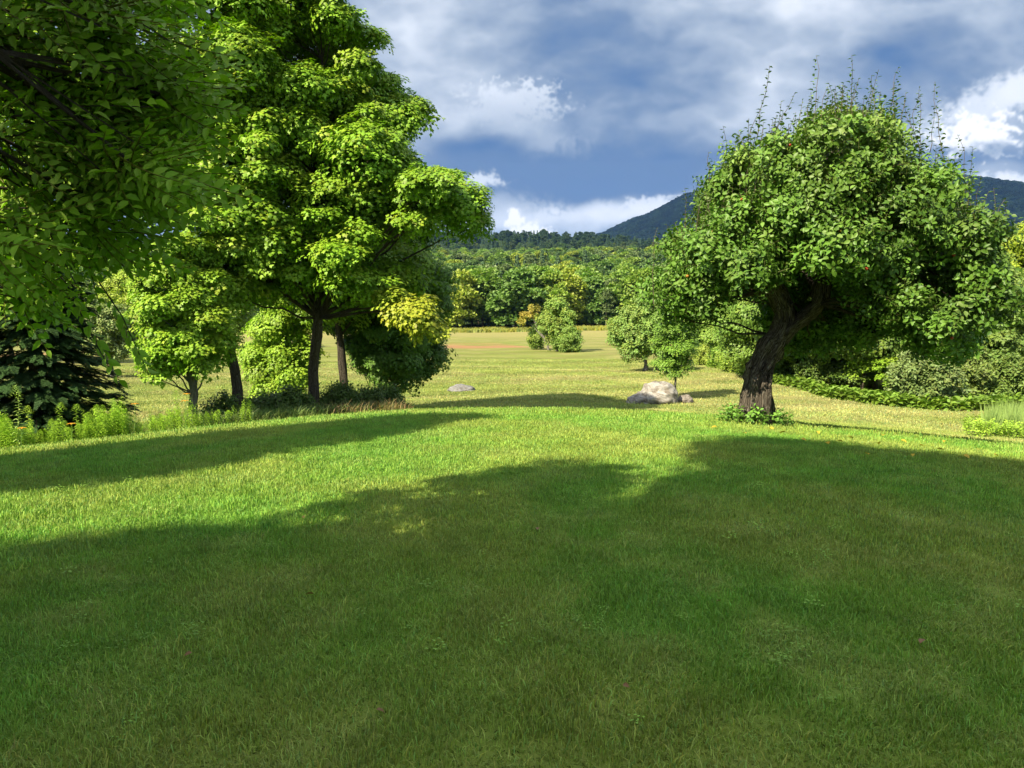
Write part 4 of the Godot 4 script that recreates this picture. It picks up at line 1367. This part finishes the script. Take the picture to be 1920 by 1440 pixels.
func build_overhang() -> void:
	var base := Vector3(-4.6, 0, 2.4)
	base.y = ground(base.x, base.z)
	var o := thing("overhanging_tree", "broad-leaved tree whose boughs hang in from the left border", "tree", base)
	var path := smooth_path([Vector3(0, -0.3, 0), Vector3(0, 0.3, 0), Vector3(0.1, 2, -0.1), Vector3(0.3, 4, -0.3), Vector3(0.4, 6, -0.4), Vector3(0.5, 9, -0.4)], 3)
	var rad := smooth_nums([0.34, 0.26, 0.22, 0.18, 0.12, 0.03], 3)
	var tb := Mb.new()
	stick_into(tb, path, rad, 14, Color.WHITE, 0.5)
	part("trunk", tb.mesh(), M.bark, o)
	var edge := [[-300, 370], [0, 370], [60, 355], [130, 390], [230, 385], [320, 350], [400, 315], [470, 270], [530, 210], [550, 170], [580, 120], [620, -60], [700, -200]]
	var pads := []
	var tries := 0
	while pads.size() < 38 and tries < 8000:
		tries += 1
		var v := rnd(-130, 620)
		var u := rnd(-60, 420)
		var d := rnd(3.2, 5.3 / (0.70 + 0.71 * (960 - u) / FOCAL))
		var pr := rnd(0.2, 0.38)
		if u + pr * 0.8 * FOCAL / d > table(edge, v) + 10: continue
		if v > 480 and d < 4.4: continue
		var c := along(u, v, d) - base
		var ok := true
		for q in pads:
			if (q[0] - c).length() < (q[1].x + pr) * 0.52:
				ok = false
				break
		if ok: pads.append([c, Vector3(pr, pr * 0.5, pr), Color(0.092, 0.152, 0.011) * rnd(0.85, 1.15)])
	var inner := pads.size()
	# the rest of its crown round the trunk, outside the view
	for e in [[-4.8, 5.2, -1.9], [-4.0, 6.1, -2.3], [-5.4, 6.3, -2.2], [-4.5, 7.2, -2.6], [-3.4, 4.7, -2.6], [-5.6, 4.6, -3.0], [-3.6, 5.6, -3.6], [-5.0, 5.9, -3.6], [-4.3, 4.3, -3.6], [-4.9, 6.3, -0.6], [-3.6, 3.6, -2.0]]:
		pads.append([Vector3(e[0], e[1], -e[2]) - base, Vector3(0.9, 0.6, 0.9), Color(0.06, 0.11, 0.016)])
	limbs_to(o, pads, path, rad, M.bark, 1.8, 0, true)
	var sp := spray(14, 0.42, 0.062).mesh()
	var xs := []
	var cs := []
	for i in pads.size():
		var q = pads[i]
		var c: Vector3 = q[0]
		var r: Vector3 = q[1]
		for k in (40 if i < inner else 60):
			var dd := ball()
			var p := c + dd * r * rnd(0.4, 1.05)
			var out := (dd * 0.7 + Vector3(0.75, -0.22, 0.15) + ball() * 0.35).normalized()
			var zz := out.cross(Vector3(-0.55, 0.7, 0.6) + ball() * 0.55).normalized()
			xs.append(Transform3D(Basis(out, zz.cross(out), zz).scaled(Vector3.ONE * rnd(0.75, 1.15)), p - out * 0.2))
			cs.append(q[2] * LUSH * rnd(0.8, 1.25))
	scatter("crown", sp, M.thin, o, xs, cs)
	# boughs nearest the viewer, leaf by leaf
	var lm := []
	for i in 8:
		var b := Mb.new()
		leaf_into(b, Vector3.ZERO, Vector3(1, 0, 0), Vector3.UP, 0.08, 0.048, Color(0.095, 0.155, 0.014) * LUSH * rnd(0.85, 1.2), rnd(0.1, 0.4), rnd(0.1, 0.4))
		lm.append(b.mesh())
	for s in [[-10, 85, 4.0, 0.9], [10, 165, 3.7, 0.8], [-20, 270, 3.6, 0.9], [190, 180, 3.9, 0.8], [100, 300, 3.9, 0.7], [-30, 410, 3.8, 0.6], [90, 465, 4.0, 0.8], [200, 205, 4.3, 0.9], [280, 190, 4.6, 0.9], [120, 30, 4.2, 0.8], [30, 330, 3.7, -0.4], [140, 570, 4.6, -0.9], [200, 560, 5.0, -1.0], [280, 330, 4.8, 0.5], [60, 215, 3.6, 0.6], [-10, 130, 3.5, 0.8], [150, 120, 4.2, 0.9]]:
		var a := along(s[0], s[1], s[2] - 0.3) - base
		var dir := Vector3(0.9, s[3] * 0.28 - 0.12, rnd(-0.3, 0.3)).normalized() if s[3] > 0 else Vector3(0.45, -0.8, 0.1).normalized()
		var b := Mb.new()
		var l := 0.55
		stick_into(b, bend(a - dir * 0.25, a + dir * l, Vector3.UP * 0.03, 4), taper(0.006, 0.002, 4), 5)
		var tw := part("twig", b.mesh(), M.bark, o)
		for k in 17:
			var t := (k + 0.5) / 17
			var sd := 1.0 if k % 2 else -1.0
			var side := dir.cross(Vector3.UP).normalized()
			var ax := (dir * 0.7 + side * sd * rnd(0.5, 1.1) + Vector3.UP * rnd(-0.45, 0.15)).normalized()
			var zz := ax.cross(Vector3(-0.5, 0.75, 0.55) + ball() * 0.5).normalized()
			part("leaf", lm[rng.randi() % 8], M.thin, tw, Transform3D(Basis(ax, zz.cross(ax), zz).scaled(Vector3.ONE * rnd(0.7, 1.15)), a + dir * l * t + Vector3.UP * 0.03))


func build_shade_trees() -> void:
	# the trees behind the viewer whose shade lies over the lawn
	var sprig: Mesh = M.maple
	var foot := Vector3(-9.6, 0, 8.6)
	foot.y = ground(foot.x, foot.z)
	var deep := []
	var tries := 0
	while deep.size() < 200 and tries < 26000:
		tries += 1
		var across := rnd(-3.2, 5.2)
		var far := rnd(-6.0, 3.6)
		var y := rnd(2.6, 11.3)
		var q := pow(pow(absf(across - 0.7) / 4.5, 3) + pow(absf(far + 1.1) / 5.0, 3), 0.3333)
		if q > 1 or y > 10.5 - 3.6 * q * q or y < 2.6 + 1.4 * (1 - q): continue
		if across < (-0.75 if far - 3.7 + 1.19 * y < 5.4 else -1.1) and far - 3.7 + 1.19 * y > 1.7 and far - 3.7 + 1.19 * y < 7.7: continue
		var a := across - 1.65
		var f := far - 3.7 - 7.5
		var w := Vector3(0.71 * a + 0.70 * f, y + 6.3, 0.70 * a - 0.71 * f)
		var pr := rnd(0.75, 1.15)
		var c := w - foot
		var ok := true
		for e in deep:
			if (e[0] - c).length() < (e[1].x + pr) * 0.42:
				ok = false
				break
		if ok: deep.append([c, Vector3(pr, pr * 0.7, pr), Color(0.07, 0.13, 0.015)])
	leafy("shade_maple", "tall old maple behind the viewer whose shade covers the near lawn", "maples beside and behind the viewer", foot, 17.5, Vector3(1.5, 0, -1.0), 0.42, deep, sprig, M.leaf, M.bark, 44, 1.6, Color(0.14, 0.17, 0.02), 0.2, 6.5, 0.8, 0.5, 10)
	for q in [[Vector3(-10.5, 0, -3.3), 11.6, 2.0, "narrow maple left of the view, its shade crossing the lawn's left rim"], [Vector3(-7.0, 0, 12.2), 17.3, 4.2, "broad maple further back behind the viewer, shading the lawn's right side"]]:
		var at: Vector3 = q[0]
		at.y = ground(at.x, at.z)
		var h: float = q[1]
		var w: float = q[2]
		var pf := [[h * 0.12, w * 0.7], [h * 0.35, w], [h * 0.65, w * 0.95], [h * 0.85, w * 0.65], [h, w * 0.25]]
		var pads := crown_pads(int(22 * w), h * (0.16 if h < 14 else 0.36), h * 0.96, pf, pf, 1.0, minf(1.25, w * 0.35), 0.7, Color(0.07, 0.13, 0.015), 0.1)
		leafy("shade_maple", q[3], "maples beside and behind the viewer", at, h * 0.9, Vector3.ZERO, 0.3, pads, sprig, M.leaf, M.bark, 30, 1.6, Color(0.14, 0.17, 0.02), 0.2, 1.5, 0.8, 0.5, 8)


func goldenrod(tall: float, plume: bool) -> Mb:
	var b := Mb.new()
	var pts := bend(Vector3.ZERO, Vector3(rnd(-0.06, 0.06), tall, rnd(-0.06, 0.06)), ball() * 0.03, 5)
	stick_into(b, pts, taper(0.005, 0.002, 5), 4, Color(0.9, 0.8, 0.9))
	var n := int(tall * 46)
	for i in n:
		var t := 0.08 + 0.9 * i / n
		var a := i * 2.399
		var p: Vector3 = pts[int(t * 4.99)].lerp(pts[int(t * 4.99) + 1], t * 5 - int(t * 5))
		leaf_into(b, p, Vector3(cos(a), rnd(0.0, 0.8), sin(a)), Vector3.UP, 0.12 * lerpf(1.15, 0.5, t) * rnd(0.8, 1.2), 0.032, shade(0.75, 1.25), 0.2, 0.5)
	if plume:
		for i in 46:
			var a := i * 2.399
			var t := i / 46.0
			leaf_into(b, Vector3(0, tall * (0.86 + 0.2 * t), 0) + Vector3(cos(a), 0.2, sin(a)) * 0.08 * (1 - t), Vector3(cos(a), 0.7, sin(a)), Vector3.UP, 0.05, 0.016, Color(1.5, 1.15, 0.9) * rnd(0.8, 1.2), 0.2, 0.3)
	return b


func build_weeds() -> void:
	var kinds := [goldenrod(0.8, true).mesh(), goldenrod(0.95, false).mesh(), goldenrod(0.65, true).mesh(), goldenrod(0.85, false).mesh()]
	for s in 4:
		var xs := []
		var cs := []
		for i in 430:
			var u := rnd(-160, 470)
			if n_lump.get_noise_2d(u * 0.9 + s * 31, 7) < -0.3 + 0.4 * smoothstep(300, 470, u): continue
			var d := rnd(13.8, 15.8) + maxf(0, u) * 0.0055
			var p := spot(u, d)
			var k := rnd(0.36, 0.66) * (1.15 + 0.7 * n_lump.get_noise_2d(u * 0.6, 90)) * lerpf(1.0, 0.8, smoothstep(250, 400, u))
			xs.append(Transform3D(frame_y(Vector3(rnd(-0.15, 0.15), 1, rnd(-0.15, 0.15)), rnd(0, TAU), k), p))
			cs.append(Color(0.125, 0.20, 0.018) * LUSH * rnd(0.75, 1.2))
		tag(scatter("goldenrod_bed", kinds[s], M.leaf, self, xs, cs), "dense bed of leafy goldenrod along the lawn's left rim", "wildflowers", "goldenrod along the rim", "stuff")
	# a few that stand out above the bed
	var tall := [[22, 13.9, 1.2, "tallest weed spike, at the far left of the bed", Color(0.14, 0.2, 0.05)], [42, 14.4, 0.85, "tall goldenrod with a nodding top near the left border", Color(0.15, 0.2, 0.03)], [105, 14.6, 0.85, "tall goldenrod right of the nodding one, before the spruce", Color(0.13, 0.2, 0.025)], [135, 14.8, 0.8, "tall leafy goldenrod against the spruce's dark middle", Color(0.13, 0.2, 0.025)], [205, 15.2, 0.85, "tall goldenrod below the spruce's lowest right branch", Color(0.12, 0.2, 0.025)], [325, 15.9, 0.9, "tall leafy plant just left of the short maple's trunk", Color(0.11, 0.18, 0.025)]]
	for q in tall:
		var o := thing("goldenrod_plant", q[3], "wildflower", spot(q[0], q[1]), "tall goldenrods")
		part("stalk", goldenrod(q[2], true).mesh(), tinted(M.leaf, q[4]), o)
	var petal := tinted(M.leaf, Color(0.30, 0.14, 0.012))
	var stem := tinted(M.leaf, Color(0.08, 0.14, 0.03))
	for q in [[243, 14.9, 0.72, "orange flower above the middle of the goldenrod bed"], [342, 15.7, 0.85, "taller orange flower beside the short maple's trunk"], [338, 15.6, 0.7, "lower orange flower left of the short maple's trunk"], [26, 13.8, 0.45, "yellow-orange flower low at the left end of the goldenrod bed"], [120, 13.9, 0.42, "small orange flower near the lawn in the left part of the bed"]]:
		var o := thing("orange_flower", q[3], "flower", spot(q[0], q[1]), "orange flowers among the goldenrod")
		var b := Mb.new()
		stick_into(b, bend(Vector3(0, 0, 0), Vector3(0.03, q[2], 0), ball() * 0.02, 4), taper(0.005, 0.003, 4), 4)
		part("stem", b.mesh(), stem, o)
		for k in 6:
			var p := Mb.new()
			leaf_into(p, Vector3.ZERO, Vector3(1, 0.45, 0), Vector3.UP, 0.085, 0.04, Color.WHITE * rnd(0.8, 1.2), 0.1, 0.5)
			part("petal", p.mesh(), petal, o, Transform3D(Basis(Vector3.UP, TAU * k / 6), Vector3(0.03, q[2], 0)))
	# cattails at the right border
	var reed := Mb.new()
	for i in 12:
		var a := rnd(0, TAU)
		var foot := Vector3(rnd(-0.12, 0.12), 0, rnd(-0.12, 0.12))
		leaf_into(reed, foot, Vector3(cos(a) * 0.16, 1, sin(a) * 0.16), Vector3(cos(a + 1), 0, sin(a + 1)), rnd(0.9, 1.5), 0.026, shade(0.75, 1.25), 0.1, rnd(0.0, 0.18))
	var xs := []
	var cs := []
	for i in 420:
		var u := rnd(1850, 2050)
		var d := rnd(22.5, 26.5)
		if u < 1850 + (d - 22.5) * 6: continue
		xs.append(Transform3D(frame_y(Vector3.UP + ball() * 0.1, rnd(0, TAU), rnd(0.5, 0.8)), spot(u, d)))
		cs.append(Color(0.105, 0.15, 0.045) * LUSH * rnd(0.75, 1.2))
	tag(scatter("cattail_stand", reed.mesh(), M.leaf, self, xs, cs), "stand of tall pale reeds at the right border past the crest", "reeds", "", "stuff")
	xs = []
	cs = []
	for i in 420:
		var u := rnd(1818, 1990)
		var d := rnd(21.2, 25)
		xs.append(Transform3D(frame_y(Vector3.UP + ball() * 0.5, rnd(0, TAU), rnd(0.6, 1.0)), spot(u, d) + Vector3(0, rnd(0.05, 0.4), 0)))
		cs.append(Color(0.13, 0.20, 0.022) * LUSH * rnd(0.75, 1.2))
	tag(scatter("pond_edge_plants", M.oval, M.leaf, self, xs, cs), "bright green low plants in front of the reeds", "plants", "", "stuff")
	# rough grass and goldenrod along the far field edge
	xs = []
	cs = []
	var rough := tuft(30, 0.7, 0.9, 0.05).mesh()
	for i in 1500:
		var u := rnd(640, 1260)
		var d := rnd(172, 188)
		xs.append(Transform3D(frame_y(Vector3.UP, rnd(0, TAU), rnd(0.8, 1.4)), spot(u, d)))
		cs.append((Color(0.15, 0.15, 0.022) if rng.randf() < 0.45 else Color(0.12, 0.14, 0.035)) * LUSH * rnd(0.8, 1.2))
	tag(scatter("field_margin", rough, M.grass, self, xs, cs), "strip of yellow flowering weeds along the field's far edge", "weeds", "", "stuff")
	# dry grass below the shrubs right of the tallest maple
	xs = []
	cs = []
	var dry := tuft(24, 0.25, 0.42, 0.008).mesh()
	for i in 500:
		var u := rnd(400, 752)
		var d := table([[400, 16.6], [560, 18.3], [660, 19.6], [752, 20.6]], u) + rnd(-0.5, 0.8)
		xs.append(Transform3D(frame_y(Vector3.UP + ball() * 0.2, rnd(0, TAU), rnd(0.7, 1.2)), spot(u, d)))
		cs.append((Color(0.16, 0.115, 0.05) if u > 610 and rng.randf() < 0.6 else Color(0.07, 0.10, 0.025)) * LUSH * rnd(0.7, 1.2))
	tag(scatter("rim_grass", dry, M.grass, self, xs, cs), "unmown brownish grass at the maples' feet", "grass", "", "stuff")


func build_rocks() -> void:
	var o := thing("boulder", "big pale lichen-spotted boulder past the crest", "boulder", spot(1232, 30.6))
	var b := Mb.new()
	rock(b, Vector3(0.15, 0.22, 0), Vector3(0.78, 0.66, 0.7), 3, Color(0.215, 0.205, 0.190))
	part("main_hump", b.mesh(), M.plain, o)
	b = Mb.new()
	rock(b, Vector3(-0.55, 0.0, 0.1), Vector3(0.62, 0.42, 0.6), 21, Color(0.205, 0.195, 0.18))
	part("low_hump", b.mesh(), M.plain, o)
	o = thing("stone", "small flat stone against the big boulder's right side", "stone", spot(1287, 30.8))
	b = Mb.new()
	rock(b, Vector3(0, 0.08, 0), Vector3(0.36, 0.26, 0.4), 50, Color(0.15, 0.135, 0.12))
	part("body", b.mesh(), M.plain, o)
	o = thing("flat_rock", "long flat grey rock lying alone in the field before the maples", "rock", spot(864, 37.5))
	b = Mb.new()
	rock(b, Vector3(0, 0.05, 0), Vector3(0.62, 0.26, 0.5), 80, Color(0.14, 0.14, 0.14))
	part("body", b.mesh(), M.plain, o)
	# fallen yellow leaves on the lawn
	var lm := Mb.new()
	leaf_into(lm, Vector3.ZERO, Vector3(1, 0.1, 0), Vector3.UP, 0.085, 0.055, Color.WHITE, 0.3, 0.2)
	var leaf := lm.mesh()
	var gold := tinted(M.leaf, Color(0.24, 0.17, 0.02))
	var fallen := []
	for q in [[1563, 9.3], [1640, 8.5], [1745, 9.6], [1700, 10.3], [1850, 9.5], [1480, 10.6], [1540, 11.0], [1600, 10.4], [1665, 11.2], [1780, 10.9], [1820, 8.8], [1725, 8.7], [1590, 9.6], [1510, 9.8], [1655, 9.7], [1770, 9.3], [1880, 9.0], [1450, 11.3], [1350, 10.9], [1400, 10.2]]:
		var p := spot(q[0], q[1]) + Vector3(0, 0.05, 0)
		var f := thing("fallen_leaf", "yellow fallen leaf on the lawn before the apple tree", "leaf", p, "yellow fallen leaves near the apple tree")
		fallen.append(f)
		part("blade", leaf, gold, f, Transform3D(frame_y(Vector3.UP + ball() * 0.4, rnd(0, TAU), rnd(0.8, 1.3)), Vector3.ZERO))

	tell_apart(fallen)
	var brown := tinted(M.leaf, Color(0.10, 0.055, 0.025))
	fallen = []
	for q in [[1366, 3.9], [1762, 3.4], [560, 5.6], [574, 4.0], [690, 2.8], [1010, 5.2], [1180, 3.0], [330, 3.3]]:
		var p := spot(q[0], q[1]) + Vector3(0, 0.03, 0)
		var f := thing("fallen_leaf", "small brown fallen leaf in the shaded near grass", "leaf", p, "brown fallen leaves in the near grass")
		part("blade", leaf, brown, f, Transform3D(frame_y(Vector3.UP + ball() * 0.5, rnd(0, TAU), rnd(0.4, 0.6)), Vector3.ZERO))
		fallen.append(f)
	tell_apart(fallen)


func build_grass() -> void:
	sow("near_grass", "short mown grass of the shaded lawn nearest the viewer", tuft(64, 0.11, 0.030, 0.0022), 1.3, 5.5, 260, 0.82, 1.15)
	sow("middle_grass", "short mown grass of the lawn's middle", tuft(70, 0.17, 0.030, 0.0029), 5.5, 12, 110, 0.74, 1.15)
	sow("crest_grass", "short mown grass on the lawn's crest", tuft(74, 0.27, 0.031, 0.0046), 12, 27, 42, 0.72, 1.15)
	sow("field_grass", "pale mown grass of the field past the crest", tuft(60, 0.5, 0.05, 0.010), 27, 64, 9, 0.66, 1.05)
	# clover and plantain among the blades
	var b := Mb.new()
	for i in 9:
		var a := i * 2.399
		var p := Vector3(cos(a), 0, sin(a)) * rnd(0.01, 0.06) + Vector3.UP * rnd(0.02, 0.05)
		for k in 3:
			var t := a + TAU * k / 3
			leaf_into(b, p, Vector3(cos(t), 0.1, sin(t)), Vector3.UP, 0.009, 0.009, shade(0.8, 1.25), 0.1, 0.1)
	var xs := []
	var cs := []
	for i in 520:
		var r := sqrt(rnd(1.7, 90.0))
		var a := rnd(-0.8, 0.8)
		var x := r * sin(a)
		var z := -r * cos(a)
		if n_mid.get_noise_2d(x * 14 + 40, z * 14) < -0.05: continue
		xs.append(Transform3D(frame_y(Vector3.UP + ball() * 0.2, rnd(0, TAU), rnd(0.7, 1.2)), Vector3(x, ground(x, z), z)))
		cs.append(Color(0.075, 0.14, 0.016) * LUSH * rnd(0.8, 1.3))
	tag(scatter("clover", b.mesh(), M.grass, self, xs, cs), "clover leaves scattered through the near lawn", "clover", "", "stuff")
